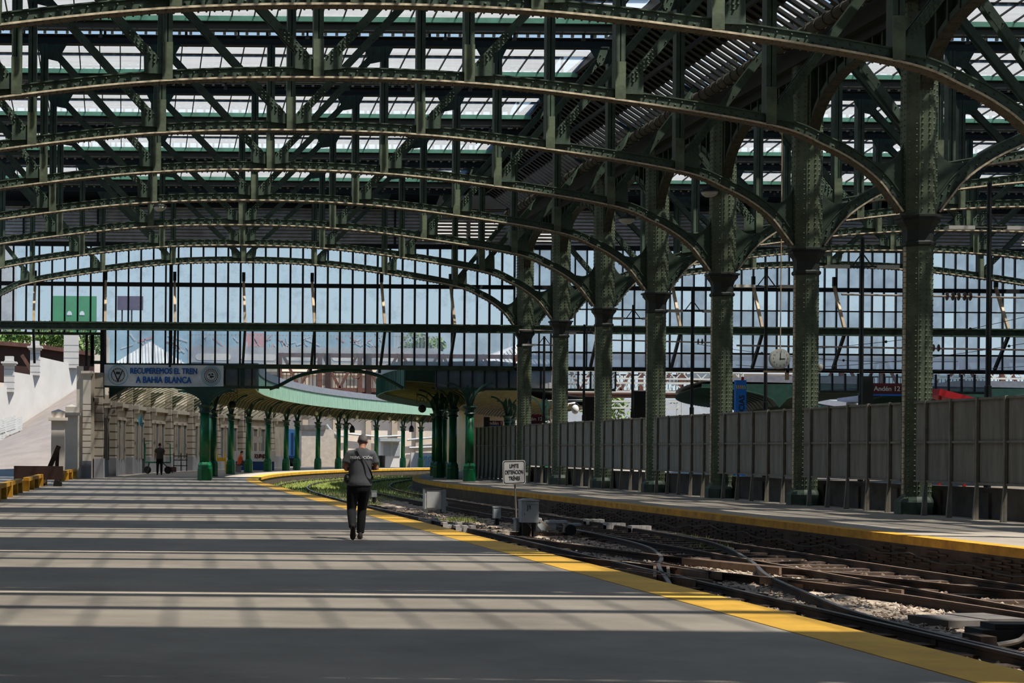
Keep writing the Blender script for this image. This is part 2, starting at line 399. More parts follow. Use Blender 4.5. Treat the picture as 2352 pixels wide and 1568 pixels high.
# loose stones
def stones(name, count, yr, matn, label, smin, smax, dens=None):
    s = MB()
    for _ in range(count):
        y = yr[0] + (yr[1] - yr[0]) * rnd.random() ** 1.6; x = rnd.uniform(8.2, 13.9)
        if dens and not dens(x, y): continue
        r = rnd.uniform(smin, smax); c = Vector((x, y, GZ + r * 0.45)); vs = []
        for q in ((1, 0, 0), (-1, 0, 0), (0, 1, 0), (0, -1, 0), (0, 0, 1), (0, 0, -1)): vs.append(c + Vector(q) * r * rnd.uniform(0.55, 1.2) * Vector((1, 1, 0)).length * 0.7 + Vector((rnd.uniform(-.5, .5), rnd.uniform(-.5, .5), -abs(q[2]) * q[2] * 0.3)) * r)
        s.add(vs, [(0, 2, 4), (2, 1, 4), (1, 3, 4), (3, 0, 4), (2, 0, 5), (1, 2, 5), (3, 1, 5), (0, 3, 5)])
    return tag(s.build(name, matn), label, 'gravel', kind='stuff')
stones('gravel', 20000, (13, 60), 'stone_light', 'pale loose track stones spread between the rails', 0.014, 0.042, lambda x, y: x < 12.2 and (math.sin(x * 1.7 + y * 0.45) > -0.45))
stones('gravel', 7000, (13, 60), 'stone_brown', 'brown darker track stones lying among the pale ones', 0.02, 0.05)

# ------------------------------------------------------------------ tracks
RT = -0.45
RAILP = [(-0.07, -0.16), (0.07, -0.16), (0.07, -0.135), (0.018, -0.11), (0.018, -0.045), (0.036, -0.03), (0.036, 0.0), (-0.036, 0.0), (-0.036, -0.03), (-0.018, -0.045), (-0.018, -0.11), (-0.07, -0.135)]
def rail(name, pts, parent, side='rail_side', top='rail_top', hz=0.0):
    path = [Vector((x, y, RT + hz)) for x, y in pts]
    b = MB(); b.sweep(RAILP, path); o = b.build(name, side, parent)
    t = MB(); t.sweep([(-0.03, 0.0), (0.03, 0.0), (0.03, 0.004), (-0.03, 0.004)], path); t.build('rail_head', top, o)
    return o
def far(R, d1=148): return along(R, CY, d1, 30)[1:]
def sleepers(parent, cx, y0, y1, n, seed, mt='timber'):
    r = random.Random(seed)
    for i in range(n):
        y = y0 + (y1 - y0) * i / (n - 1)
        b = MB(); b.obox((cx + r.uniform(-.04, .04), y, GZ - 0.02), 2.7, 0.26, 0.13, r.uniform(-.02, .02)); b.build('sleeper', mt, parent)
t1 = thing('railway_track', 'railway track running beside the near left platform edge', 'track', (0, 0, 0), group='tracks between the platforms')
t2 = thing('railway_track', 'railway track running beside the far yellow edged platform', 'track', (0, 0, 0), group='tracks between the platforms')
rail('rail', [(7.0, -10), (7.0, 40), (6.95, 60), (7.0, CY)] + far(CX - 7.0), t1)
rail('rail', [(8.67, -10), (8.66, 40), (8.45, 55), (8.4, 66), (8.55, CY)] + far(CX - 8.6), t1)
rail('rail', [(11.5, -10), (11.42, 20), (11.35, 34), (11.15, 50), (11.2, 62), (11.3, CY)] + far(CX - 11.35), t2, top='rail_rust')
rail('rail', [(13.4, -10), (13.35, 25), (13.1, 36), (12.95, 46), (12.9, 60), (12.95, CY)] + far(CX - 12.95), t2, top='rail_rust')
sleepers(t1, 7.9, 12, 66, 60, 3); sleepers(t2, 12.3, 14, 66, 58, 4)
x1 = thing('rail_crossover', 'curved crossover rails sweeping from the far track down to the near platform', 'track')
rail('rail', [(q.x, q.y) for q in spline([(12.95, 50, 0), (12.92, 40, 0), (12.5, 36, 0), (11.3, 31, 0), (10.2, 27.2, 0), (9.4, 23.4, 0), (8.96, 21, 0), (8.8, 18.5, 0), (8.76, 14, 0)])], x1)
rail('rail', [(q.x, q.y) for q in spline([(11.3, 46, 0), (10.95, 37, 0), (10.1, 32.4, 0), (9.15, 29.4, 0), (8.28, 26.2, 0), (7.5, 23, 0), (7.2, 19, 0)])], x1)
x2 = thing('rail_crossover', 'rusty crossover rails cutting from the near track across to the far track', 'track')
rail('rail', [(q.x, q.y) for q in spline([(8.6, 44, 0), (8.65, 40.5, 0), (9.13, 37.2, 0), (9.96, 32.8, 0), (10.8, 30, 0), (11.85, 27, 0), (12.75, 24, 0), (13.2, 20.5, 0), (13.3, 15, 0)])], x2, top='rail_rust', hz=0.002)
rail('rail', [(q.x, q.y) for q in spline([(7.05, 42, 0), (7.4, 36.5, 0), (8.2, 32, 0), (9.13, 29.1, 0), (10.4, 25.4, 0), (11.0, 21, 0), (11.35, 15, 0)])], x2, top='rail_rust', hz=0.002)
# crossing frogs and check rails
b = MB()
for x, y, a in ((10.72, 30.1, 0.33), (9.35, 28.9, 0.1), (8.7, 27.8, -0.3), (10.5, 25.6, 0.35), (8.5, 27.2, 0.2)):
    for s in (-1, 1): b.obox((x + s * 0.11, y, RT - 0.05), 0.05, 2.6, 0.12, a)
    b.obox((x, y + 0.6, RT - 0.08), 0.35, 0.16, 0.1, a)
b.build('check_rail', 'rail_rust', x2)
# white concrete blocks by the rails
for i, (px, py, n) in enumerate(((985, 1201, 1), (1038, 1212, 1), (1068, 1220, 2), (1365, 1204, 2), (1412, 1213, 3), (1470, 1220, 3))):
    D = (1.48 - GZ - 0.05) * FPX / (py - VPY - (px - VPX) * ROLL); X = xat(px, D)
    t = thing('concrete_block', ['pale flat concrete block beside the near rail, farthest of its row', 'grey concrete block beside the near rail, middle of its row', 'white notched concrete block beside the near rail', 'dull notched concrete block at the far rail, farthest one', 'white notched concrete block at the far rail, middle one', 'white notched concrete block at the far rail, nearest one'][i], 'block', (X, D, GZ), group='concrete sleeper ends by the rails')
    b = MB(); w_ = 0.5
    b.bx(-w_ / 2, w_ / 2, -0.15, 0.15, 0, 0.13)
    for j in range(n + 1): x = -w_ / 2 + (w_ - 0.12) * j / max(1, n); b.bx(x, x + 0.12, -0.19, 0.16, 0.0, 0.2)
    b.build('block', 'sleeper', t)
# slabs and point gear low on the right
b = MB(); b.obox((0, 0, 0.06), 1.1, 0.9, 0.1, 0.1)
for i, (px, py, lab) in enumerate(((2180, 1432, 'flat concrete slab lying in the ballast by the point gear, left of two'), (2265, 1428, 'flat concrete slab lying in the ballast by the point gear, right of two'))):
    D = 2.05 * FPX / (py - VPY - (px - VPX) * ROLL); s_ = MB(); s_.obox((0, 0, 0.05), 0.55, 0.75, 0.09, 0.2); tag(s_.build('concrete_slab', 'plinth_wall', None, (xat(px, D), D, GZ)), lab, 'slab', 'slabs in the ballast')
D = 2.0 * FPX / (1470 - VPY - 16); t = thing('point_machine', 'black point machine with a curved hose at the right frame edge', 'machine', (xat(2335, D), D, GZ))
b = MB(); b.bx(-0.45, 0.3, -0.2, 0.2, 0.02, 0.2); b.bx(-0.3, 0.3, -0.16, 0.16, 0.2, 0.26); b.build('case', 'black_steel', t)
b = MB(); b.tube(spline([(-0.35, -0.3, 0.05), (-0.1, -0.28, 0.1), (0.05, -0.24, 0.2), (0.3, -0.2, 0.24)], 6), 0.03, 8); b.build('hose', 'steel_pole', t)
b = MB(); b.bx(-1.0, -0.5, -0.3, -0.2, 0.0, 0.12); b.bx(-0.62, -0.45, -0.5, -0.1, 0.0, 0.16); b.build('rod', 'timber', t)
# point lever gear at the sign
D = 42.0; X0 = xat(1245, D); t = thing('point_lever', 'point lever gear with pale plates and round weights under the J1 cabinet', 'machine', (X0, D, GZ))
for x in (-0.45, 0.65):
    b = MB(); b.tube([(x, -0.25, 0.16), (x, -0.05, 0.16)], 0.14, 14); b.build('wheel', 'black_steel', t)
b = MB(); b.bx(-0.75, 1.0, -0.1, 0.1, 0.0, 0.1); b.build('base', 'rail_rust', t)
b = MB(); b.obox((-0.35, 0, 0.42), 0.65, 0.3, 0.05); b.obox((0.35, 0, 0.36), 0.5, 0.3, 0.06); b.obox((0.1, 0, 0.25), 0.45, 0.25, 0.2); b.obox((0.75, 0.0, 0.3), 0.4, 0.25, 0.05); b.obox((-0.5, 0, 0.26), 0.3, 0.3, 0.28); b.build('plate', 'cabinet_grey', t)
b = MB(); b.beam((-0.1, -0.2, 0.4), (0.35, -0.25, 0.1), 0.06, 0.06); b.beam((0.55, -0.2, 0.3), (0.5, -0.2, 0.1), 0.09, 0.07); b.build('lever', 'steel_pole', t)

# ------------------------------------------------------------------ trackside furniture
D = 43.2; base = Vector((xat(1187, D), D, GZ)); t = thing('limit_sign', 'white square sign reading LIMITE DETENCION TRENES on a thin pole', 'sign', base, 0.0)
z0 = zat(1180, 1112, D) - GZ; pxm = FPX / D; z1 = zat(1180, 1056, D) - GZ; xc = (1180.5 - 1187) / pxm
b = MB(); b.tube([(0.02, 0, 0), (xc, 0, z1 - 0.05)], 0.022, 8); b.build('pole', 'steel_pole', t)
def rrect(w, h, r, n=5):
    out = []
    for cx_, cz_, a0 in ((w / 2 - r, h / 2 - r, 0), (-w / 2 + r, h / 2 - r, 90), (-w / 2 + r, -h / 2 + r, 180), (w / 2 - r, -h / 2 + r, 270)):
        for i in range(n + 1): a = math.radians(a0 + 90 * i / n); out.append((cx_ + r * math.cos(a), cz_ + r * math.sin(a)))
    return out
pl = MB(); pl.prism(rrect(0.575, 0.6, 0.06), -0.05, -0.03); po = pl.build('plate', 'white_sign', t); po.location = (xc, 0, (z0 + z1) / 2); po.rotation_euler = (0, -0.035, 0)
b = MB(); o_, i_ = rrect(0.535, 0.56, 0.05), rrect(0.505, 0.53, 0.045)
vs = [(x, -0.053, z) for x, z in o_] + [(x, -0.053, z) for x, z in i_]; n_ = len(o_)
b.add(vs, [(j, (j + 1) % n_, (j + 1) % n_ + n_, j + n_) for j in range(n_)]); b.build('border', 'ink', po)
for s_, dz in (('LIMITE', 0.155), ('DETENCION', 0.0), ('TRENES', -0.155)): text('lettering', s_, 0.135, (0, -0.052, dz), 'ink', po, sx=0.6, bold=0.0025, ext=0.0008)
for dx, dz in ((0.0, 0.07), (-0.01, -0.085)): q = MB(); q.beam((dx - 0.012, -0.053, dz - 0.012), (dx + 0.012, -0.053, dz + 0.012), 0.002, 0.012, up=(0.7, 0, -0.7)); q.build('accent', 'ink', po)
D = 41.7; t = thing('signal_cabinet', 'grey metal trackside cabinet marked J1 beside the limit sign', 'cabinet', (xat(1215, D), D, GZ))
zb, zt = zat(1215, 1199, D) - GZ, zat(1215, 1146, D) - GZ
b = MB(); b.bx(-0.21, 0.21, -0.17, 0.17, zb, zt - 0.03); b.build('body', 'cabinet_grey', t)
b = MB(); b.prism([(-0.22, zt - 0.04), (0.22, zt - 0.04), (0.22, zt - 0.015), (0.1, zt + 0.012), (-0.1, zt + 0.012), (-0.22, zt - 0.015)], -0.2, 0.2); b.bx(-0.1, 0.2, -0.205, -0.17, zt - 0.1, zt - 0.07); b.build('lid', 'cabinet_grey', t)
b = MB(); b.bx(-0.2, 0.2, -0.172, -0.17, zb + 0.02, zt - 0.12); b.bx(-0.14, -0.12, -0.2, -0.17, zb + 0.2, zb + 0.24); b.build('door', 'cabinet_grey', t)
b = MB(); b.bx(-0.16, -0.1, -0.1, 0.1, 0, zb); b.bx(0.1, 0.16, -0.1, 0.1, 0, zb); b.build('stand', 'black_steel', t)
text('lettering', 'J1', 0.15, (-0.02, -0.174, zb + 0.36), 'ink', t, bold=0.002, ext=0.0008)
b = MB(); b.beam((-0.032, -0.174, zb + 0.375), (-0.006, -0.174, zb + 0.402), 0.002, 0.012, up=(-0.7, 0, 0.7)); b.build('numeral_flag', 'ink', t)
D = 56.9; t = thing('relay_cabinet', 'white relay cabinet on short legs standing in the ballast', 'cabinet', (xat(994, D), D, GZ))
zb, zt = zat(994, 1168, D) - GZ, zat(994, 1123, D) - GZ
b = MB(); b.bx(-0.28, 0.26, -0.2, 0.2, zb, zt); b.build('body', 'cabinet', t)
b = MB(); b.bx(-0.31, 0.3, -0.24, 0.24, zt, zt + 0.025); b.build('lid', 'black_steel', t)
b = MB(); b.bx(-0.22, 0.2, -0.215, -0.2, zb + 0.04, zt - 0.04); b.build('door', 'cabinet', t)
b = MB(); b.bx(0.27, 0.42, -0.18, 0.18, zb - 0.1, zt - 0.02); b.bx(0.42, 0.5, -0.1, 0.1, zb + 0.1, zb + 0.25); b.build('side_box', 'cabinet_grey', t)
for x in (-0.22, 0.2):
    b = MB(); b.bx(x - 0.04, x + 0.04, -0.16, 0.16, 0, zb); b.build('leg', 'cabinet_grey', t)
for px, pyt, pym, pyb, D, lab in ((1142, 1165, 1190, 1207, 47.7, 'small grey junction box on a dark post left of the limit sign'), (860, 1128, 1141, 1154, 66.0, 'small grey junction box on a post beside the walking man')):
    t = thing('junction_box', lab, 'box', (xat(px, D), D, GZ)); h0, h1 = zat(px, pym, D) - GZ, zat(px, pyt, D) - GZ
    b = MB(); b.bx(-0.1, 0.1, -0.08, 0.08, h0, h1); b.bx(-0.11, 0.11, -0.09, 0.09, h1, h1 + 0.02); b.build('case', 'cabinet_grey', t)
    b = MB(); b.tube([(0, 0, 0), (0, 0, h0)], [0.09, 0.05], 8); b.build('post', 'black_steel', t)
# cables drooping along the far platform wall
for i in range(4):
    pts = []; y = 24.0 + i * 9
    for q in range(25): pts.append((14.12 - 0.02 * (q % 3), y + q * 0.4, -0.3 - 0.09 * abs(math.sin(q * 0.55 + i)) - 0.05 * math.sin(q * 0.21)))
    b = MB(); b.tube(spline(pts, 2), 0.014, 5); tag(b.build('cable', 'dark_steel'), 'thin grey cable drooping along the far platform wall', 'cable', 'cables hung on the platform wall')
# grass where the tracks bend away
b = MB(); r = random.Random(5)
for _ in range(26000):
    R_ = r.uniform(RE2 + 0.3, RE1 - 0.1); th = r.uniform(-0.03, 0.5) ; D_ = 60 + (r.random() ** 1.2) * 72
    if D_ > CY: x, y = pol(R_, thD(R_, D_))
    else: x, y = CX - R_, D_
    u = (CX - R_)
    if y < 74 and x > 8.2 + (y - 60) * 0.25 + math.sin(y) * 0.4: continue
    if u > 10.9 and r.random() < 0.35: continue
    h = r.uniform(0.05, 0.16) * (1.6 if r.random() < 0.05 else 1); a = r.uniform(0, 6.28); w_ = 0.02 + 0.02 * (y > 90); lx, ly = r.uniform(-.06, .06), r.uniform(-.06, .06)
    b.add([(x - w_ * math.cos(a), y - w_ * math.sin(a), GZ - 0.05), (x + w_ * math.cos(a), y + w_ * math.sin(a), GZ - 0.05), (x + lx, y + ly, GZ + h)], [(0, 1, 2)])
tag(b.build('grass', 'grass'), 'green grass growing over the tracks where they bend away', 'grass', kind='stuff')
b = MB()
for cx_, cy_, n_ in ((9.9, 50.5, 60), (12.9, 37.5, 30), (13.4, 41, 25)):
    for _ in range(n_ * 6):
        x, y = r.gauss(cx_, 0.25), r.gauss(cy_, 0.5); h = r.uniform(0.05, 0.15); a = r.uniform(0, 6.28)
        b.add([(x - .02 * math.cos(a), y - .02 * math.sin(a), GZ), (x + .02 * math.cos(a), y + .02 * math.sin(a), GZ), (x + r.uniform(-.05, .05), y, GZ + h)], [(0, 1, 2)])
tag(b.build('weed_tuft', 'grass'), 'small green weeds sprouting in the ballast near the limit sign', 'weeds', kind='stuff')
# ground cover under the grass
b = MB(); band(b, RE1 - 0.05, RE2 + 0.2, 66, 150, GZ - 0.1, GZ - 0.015); tag(b.build('turf', 'grass'), kind='structure')

# ------------------------------------------------------------------ rest of the shed shell
m = MB(); m.bx(-24.6, -24, -16, 60, -0.5, 17); tag(m.build('wall_left', 'stucco_grey'), kind='structure')
m = MB(); m.bx(-24.6, 50, -16.5, -16, -0.5, 17); tag(m.build('wall_back', 'stucco_grey'), kind='structure')
m = MB(); m.bx(-24.6, 50, -16.5, -1.6, 16.6, 16.8); tag(m.build('ceiling', 'sheet_roof'), kind='structure')
m = MB(); m.bx(-24.6, -6.8, -1.6, 60, 16.6, 16.8); tag(m.build('ceiling', 'sheet_roof'), kind='structure')
m = MB(); m.bx(50, 50.6, -16, 90, -0.5, 17); tag(m.build('wall_right', 'stucco_grey'), kind='structure')
# ------------------------------------------------------------------ train shed: columns
RX, BAY, Y0 = 19.63, 7.0, 35.6            # column row, truss spacing, first truss ahead of the camera
OC = 0.5 / math.cos(math.pi / 8)
DIRS = [(-1, 0), (-.7071, -.7071), (0, -1), (.7071, -.7071), (1, 0)]
def make_column():
    t = thing('riveted_column', '', 'column', (RX, Y0, 0), group='riveted columns between the platforms')
    b = MB(); b.lathe([(0.50, 0), (0.50, 0.3), (0.46, 0.36), (0.37, 0.44)], n=8, rot=0.5); b.build('base', 'green', t)
    b = MB(); b.lathe([(0.64 * OC, 0.4), (0.64 * OC, 6.95)], n=8, rot=0.5)
    for dx, dy in DIRS:
        for q in range(47):
            for o in (-0.075, 0.075): b.rivet((dx * 0.32 - dy * o, dy * 0.32 + dx * o, 0.56 + q * 0.128), (dx, dy, 0), 0.028, 0.026)
    b.build('shaft', 'green_column', t)
    b = MB(); b.lathe([(0.355, 6.62), (0.40, 6.66), (0.40, 6.72), (0.355, 6.76), (0.355, 7.0), (0.40, 7.12), (0.50, 7.24), (0.50, 7.3), (0.56, 7.33), (0.56, 7.38), (0.45, 7.4)], n=8, rot=0.5); b.build('capital', 'dark_steel', t)
    b = MB(); b.lathe([(0.78 * OC, 7.4), (0.78 * OC, 15.0)], n=8, rot=0.5)
    for dx, dy in DIRS:
        for q in range(50):
            for o in (-0.09, 0.09): b.rivet((dx * 0.39 - dy * o, dy * 0.39 + dx * o, 7.52 + q * 0.14), (dx, dy, 0), 0.030, 0.028)
    b.build('upper_shaft', 'green_column', t)
    b = MB()
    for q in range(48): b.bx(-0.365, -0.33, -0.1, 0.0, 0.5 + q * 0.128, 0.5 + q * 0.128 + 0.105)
    b.build('lit_edge_strip', 'sunlit_dust', t)  # sunlit flange edge painted pale, gaps stand for shade at the rivets
    return t
colp = make_column()
COLLAB = ['riveted green column just outside the right frame edge', 'widest riveted green column, standing beside the dark red platform sign', 'riveted green column just right of the hanging clock', 'riveted green column with the blue upright panel at its right', 'fourth riveted green column counting from the right edge of the fence', 'fifth riveted green column counting from the right edge of the fence', 'sixth riveted green column, second farthest of the row', 'farthest riveted green column, behind the white limit sign']
colp['label'] = COLLAB[0]
for k in range(1, 8): dup(colp, loc=(RX, Y0 + BAY * k, 0), label=COLLAB[k])

# ------------------------------------------------------------------ arched trusses
SOF = [(0, 10.66), (3.78, 10.55), (7.49, 10.155), (11.22, 9.56), (12.57, 9.06), (13.3, 8.67), (13.86, 8.23), (14.19, 7.82), (14.46, 7.46)]
SOFC = spline([(-d, 0, z) for d, z in SOF[:0:-1]] + [(d, 0, z) for d, z in SOF], 10)
TZ0, TZ1 = 14.76, 15.08
def drop(k): return 0.17 * max(0, k - 3)      # the roof falls a little towards the end wall
def make_truss(a, k, label, group):
    ZT0, ZT1 = TZ0 - drop(k), TZ1 - drop(k)
    q = a / 14.93; p = a / 4
    t = thing('arched_roof_truss', label, 'roof truss', (0, 0, 0), group=group)
    cur = [(v.x * q, v.z) for v in SOFC if abs(v.x) <= 14.5]
    def sof(x):
        for (x0, z0), (x1, z1) in zip(cur, cur[1:]):
            if x0 <= x <= x1: return z0 + (z1 - z0) * (x - x0) / max(1e-6, x1 - x0)
        return cur[0][1]
    path = [Vector((x, 0, z)) for x, z in cur]
    nrm = []
    for i in range(len(path)):
        d = (path[min(i + 1, len(path) - 1)] - path[max(0, i - 1)]).normalized(); nrm.append(Vector((-d.z, 0, d.x)))
    def strip(b, u0, u1, y0, y1): b.loft([[pp + n * u0 + Vector((0, y0, 0)), pp + n * u0 + Vector((0, y1, 0)), pp + n * u1 + Vector((0, y1, 0)), pp + n * u1 + Vector((0, y0, 0))] for pp, n in zip(path, nrm)])
    b = MB(); strip(b, 0.04, 0.30, -0.07, 0.07); strip(b, 0.27, 0.30, -0.1, 0.1)
    # arc-length stations for the rivets
    L = [0]
    for i in range(1, len(path)): L.append(L[-1] + (path[i] - path[i - 1]).length)
    def st(s_):
        i = 1
        while i < len(L) - 1 and L[i] < s_: i += 1
        f = (s_ - L[i - 1]) / (L[i] - L[i - 1]); return path[i - 1].lerp(path[i], f), nrm[i - 1].lerp(nrm[i], f).normalized()
    s_ = 0.1; i = 0
    while s_ < L[-1] - 0.1:
        pp, n = st(s_); b.rivet(pp + n * (0.12 if i % 2 else 0.205) + Vector((0, -0.07, 0)), (0, -1, 0), 0.031, 0.034); s_ += 0.155; i += 1
    lc = b.build('lower_chord', 'green', t)
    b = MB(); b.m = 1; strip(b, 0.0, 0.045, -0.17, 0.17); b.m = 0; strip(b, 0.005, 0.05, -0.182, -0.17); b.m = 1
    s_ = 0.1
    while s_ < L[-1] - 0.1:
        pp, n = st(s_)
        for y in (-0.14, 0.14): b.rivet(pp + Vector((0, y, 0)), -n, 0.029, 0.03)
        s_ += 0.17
    b.build('flange', ['sunlit_dust', 'dusty_shade'], lc)  # lit lip and shaded underside painted as two tones
    b = MB(); b.bx(-a, a, -0.16, 0.16, ZT1 - 0.04, ZT1); b.bx(-a, a, -0.05, 0.05, ZT0, ZT1); b.bx(-a, a, -0.16, 0.16, ZT0, ZT0 + 0.04); b.build('top_chord', 'dark_steel', t)
    zc = lambda x: sof(x) + 0.1
    for j in range(-3, 4):
        x = j * p; b = MB(); zb = sof(x) + 0.02
        for s in (-1, 1): b.bx(x + s * 0.068 - 0.055, x + s * 0.068 + 0.055, -0.16, 0.16, zb + 0.25, ZT0)
        b.bx(x - 0.06, x + 0.06, -0.02, 0.02, zb + 0.3, ZT0)
        po = b.build('post', 'green', t)
        b = MB(); b.bx(x - 0.13, x + 0.13, -0.185, -0.162, zb + 0.03, zb + 0.95); b.build('cover_plate', 'green_column', po)  # lighter than its post, the sunlit look put into the colour
    for s in (-1, 1):
        for j in range(4):
            x0, x1 = s * j * p, s * (j + 1) * p; xe = x1 if j < 3 else s * (a - 0.3)
            z0, z1 = zc(x0) + 0.1, ZT0 + 0.1; z1e = z1 if j < 3 else ZT0 - 0.4
            A, B = Vector((x0, 0, z0)), Vector((xe, 0, z1e)); d = (B - A).normalized(); n = Vector((-d.z, 0, d.x)) * (1 if s > 0 else -1)
            b = MB()
            for y in (-0.1, 0.1): b.beam(A + d * 0.35 + Vector((0, y, 0)), B - d * 0.2 + Vector((0, y, 0)), 0.03, 0.21, up=tuple(n))
            ln = (B - A).length; u = 1.7
            while u < ln - 1.5: b.rivet(A + d * u + n * (0.05 if int(u / 0.42) % 2 else -0.05) + Vector((0, -0.115, 0)), (0, -1, 0), 0.024, 0.03); u += 0.42
            db = b.build('diagonal', 'green', t)
            # riveted gusset plates at both ends
            g = MB(); sx = s
            q0, q1 = A + d * 0.62 + n * 0.12, A + d * 0.75 - n * 0.12
            xx = x0 + sx * 0.58
            poly = [(x0 + sx * 0.1, sof(x0 + sx * .1) + 0.2), (x0 + sx * 0.1, z0 + 0.22), (q0.x, q0.z), (q1.x, q1.z), (xx, sof(xx) + 0.25)]
            g.prism(poly, -0.14, -0.118)
            for q_ in range(7):
                for o in (-0.07, 0.07, 0.0): g.rivet(A + d * (0.42 + q_ * 0.15) + n * o + d * (0.07 if o == 0 else 0) + Vector((0, -0.14, 0)), (0, -1, 0), 0.03, 0.034)
            g.build('gusset', 'green', db)
            if j < 3:
                g = MB(); q0, q1 = B - d * 0.7 + n * 0.13, B - d * 0.8 - n * 0.13
                poly = [(x1 - sx * 0.1, ZT0), (x1 - sx * 0.75, ZT0), (q0.x, q0.z), (q1.x, q1.z), (x1 - sx * 0.1, ZT0 - 0.5)]
                if j: poly += [(x1 + sx * 0.1, ZT0 - 0.4), (x1 + sx * 0.3, ZT0)]
                else: poly += [(x1 + sx * 0.1, ZT0 - 0.4), (x1 + sx * 0.3, ZT0)]
                g.prism(poly, -0.14, -0.118)
                for q_ in range(4):
                    for o in (-0.07, 0.07): g.rivet(B - d * (0.5 + q_ * 0.2) + n * o + Vector((0, -0.14, 0)), (0, -1, 0), 0.024, 0.028)
                g.build('gusset', 'green', db)
        # solid plate with a rounded edge where the arch meets the column
        xi = a - 1.75; b = MB(); xs = [xi + (a - 0.42 - xi) * i / 10 for i in range(11)]
        low = [(s * x, sof(s * x) + 0.1) for x in xs]; low.append((s * (a - 0.36), 7.5))
        zt = 9.55; top = [(s * (a - 0.36), zt)]
        for i in range(9):
            an = math.pi / 2 * i / 8; top.append((s * (a - 0.36 - 0.55 * (1 - math.cos(an))), 9.45 - 0.75 * math.sin(an)))
        zx = s * (a - 1.3); top.append((zx, sof(zx) + 0.33))
        b.prism(low + top, -0.03, 0.03); b.build('spandrel_plate', 'green', t)
    return t
LCX = RX - 14.93
tp = make_truss(14.93, 0, 'arched truss nearest the camera, its lower chord crossing the top edge of the picture', 'arched trusses of the left hall')
tp.location = (LCX, Y0, 0)
for k in range(-5, 0): dup(tp, loc=(LCX, Y0 + BAY * k, 0), label='arched roof truss above the frame, over the shaded near platform')
for o in [o for o in COL.objects if o.name.startswith('arched_roof_truss.')]: o['group'] = 'trusses above the frame'
TL = ['', 'second arched truss from the camera in the left hall, springing from the widest column', 'third arched truss from the camera in the left hall', 'fourth arched truss from the camera in the left hall', 'fifth arched truss from the camera in the left hall', 'sixth arched truss from the camera in the left hall']
TR = {0: tp, 1: tp, 2: tp, 3: tp}
for k in range(1, 4): dup(tp, loc=(LCX, Y0 + BAY * k, 0), label=TL[k])
for k in (4, 5): TR[k] = make_truss(14.93, k, TL[k], 'arched trusses of the left hall'); TR[k].location = (LCX, Y0 + BAY * k, 0)
ta = make_truss(14.44, 6, 'second lowest arched truss in the left hall, just above the last one', 'arched trusses of the left hall'); ta.location = (RX - 14.44, Y0 + BAY * 6, 0)
tb = make_truss(13.88, 7, 'lowest arched truss in the left hall, right in front of the glazed end wall', 'arched trusses of the left hall'); tb.location = (RX - 13.88, Y0 + BAY * 7, 0)
for k in (6, 7): TR[k] = make_truss(14.93, k, '', '')
for k in range(1, 8):
    if k < 6: o = dup(TR[k], loc=(RX + 14.93, Y0 + BAY * k, 0))
    else: o = TR[k]; o.location = (RX + 14.93, Y0 + BAY * k, 0)
    o['label'] ='%s arched truss of the right hall, seen past the row of riveted columns' % ORD[k - 1]; o['group'] = 'arched trusses of the right hall'

# ------------------------------------------------------------------ roof glazing between the trusses
GX = 11.4
def make_skylight():
    t = thing('skylight', '', 'skylight', group='glazed roof strips')
    zn, zf = 15.62, 15.26                                      # the glass falls a little away from each truss
    zg = lambda y: zn + (zf - zn) * (y - 1.8) / 3.4
    b = MB(); b.add([(-GX, 1.8, zn), (GX, 1.8, zn), (GX, 5.2, zf), (-GX, 5.2, zf)], [(0, 1, 2, 3)]); b.build('glass', 'roof_glass', t)
    b = MB(); n = 33
    for i in range(n): x = -GX + 2 * GX * i / (n - 1); b.beam((x, 1.8, zn - 0.04), (x, 5.2, zf - 0.04), 0.038, 0.06)
    b.build('glazing_bar', 'black_steel', t)
    b = MB(); b.bx(-GX, GX, 1.72, 1.8, 15.62, 15.7); b.build('purlin', 'dark_steel', t)
    y = 5.14; b = MB(); b.bx(-GX, GX, y - 0.07, y + 0.07, 14.82, 15.24); b.bx(-GX, GX, y - 0.14, y + 0.14, 14.80, 14.84); o = b.build('purlin', 'dark_steel', t)
    b = MB(); b.bx(-GX, GX, y - 0.2, y - 0.071, 15.08, 15.24); b.build('lit_edge', 'sunlit_green', o)  # sunlit top edge of the purlin, painted as a lighter strip
    b = MB(); b.bx(-GX, GX, 3.36, 3.64, zg(3.5) + 0.06, zg(3.5) + 0.2); b.build('mid_rail', 'dark_steel', t)
    for i in range(10):
        x = -10 + i * 2.2; b = MB(); b.bx(x - 0.03, x + 0.03, 5.1, 5.2, 14.62, 14.82); b.bx(x - 0.06, x + 0.06, 5.08, 5.2, 14.58, 14.66); b.build('clip', 'black_steel', t)
    return t
def make_cap():
    t = thing('ridge_monitor', '', 'roof', group='solid roof strips over the trusses')
    b = MB(); n = 152; vs = []
    for i in range(n + 1):
        x = -GX + 2 * GX * i / n; z = 0.025 * (1 if i % 2 else -1)
        vs += [(x, -1.5, 16.2 + z), (x, 0, 16.4 + z), (x, 1.65, 16.2 + z)]
    b.add(vs, [(i * 3 + j, i * 3 + 3 + j, i * 3 + 4 + j, i * 3 + 1 + j) for i in range(n) for j in range(2)]); b.build('sheet', 'sheet_roof', t)
    for y, np_ in ((-1.45, 62), (1.6, 9)):
        b = MB()
        for i in range(np_): x = -11 + i * 22 / (np_ - 1); b.bx(x - 0.045, x + 0.045, y - 0.03, y + 0.03, 14.78 if np_ > 9 else 15.1, 16.2)
        b.bx(-GX, GX, y - 0.05, y + 0.05, 16.1, 16.18); b.build('clerestory_post', 'dark_steel', t)
    return t
sk, cp = make_skylight(), make_cap()
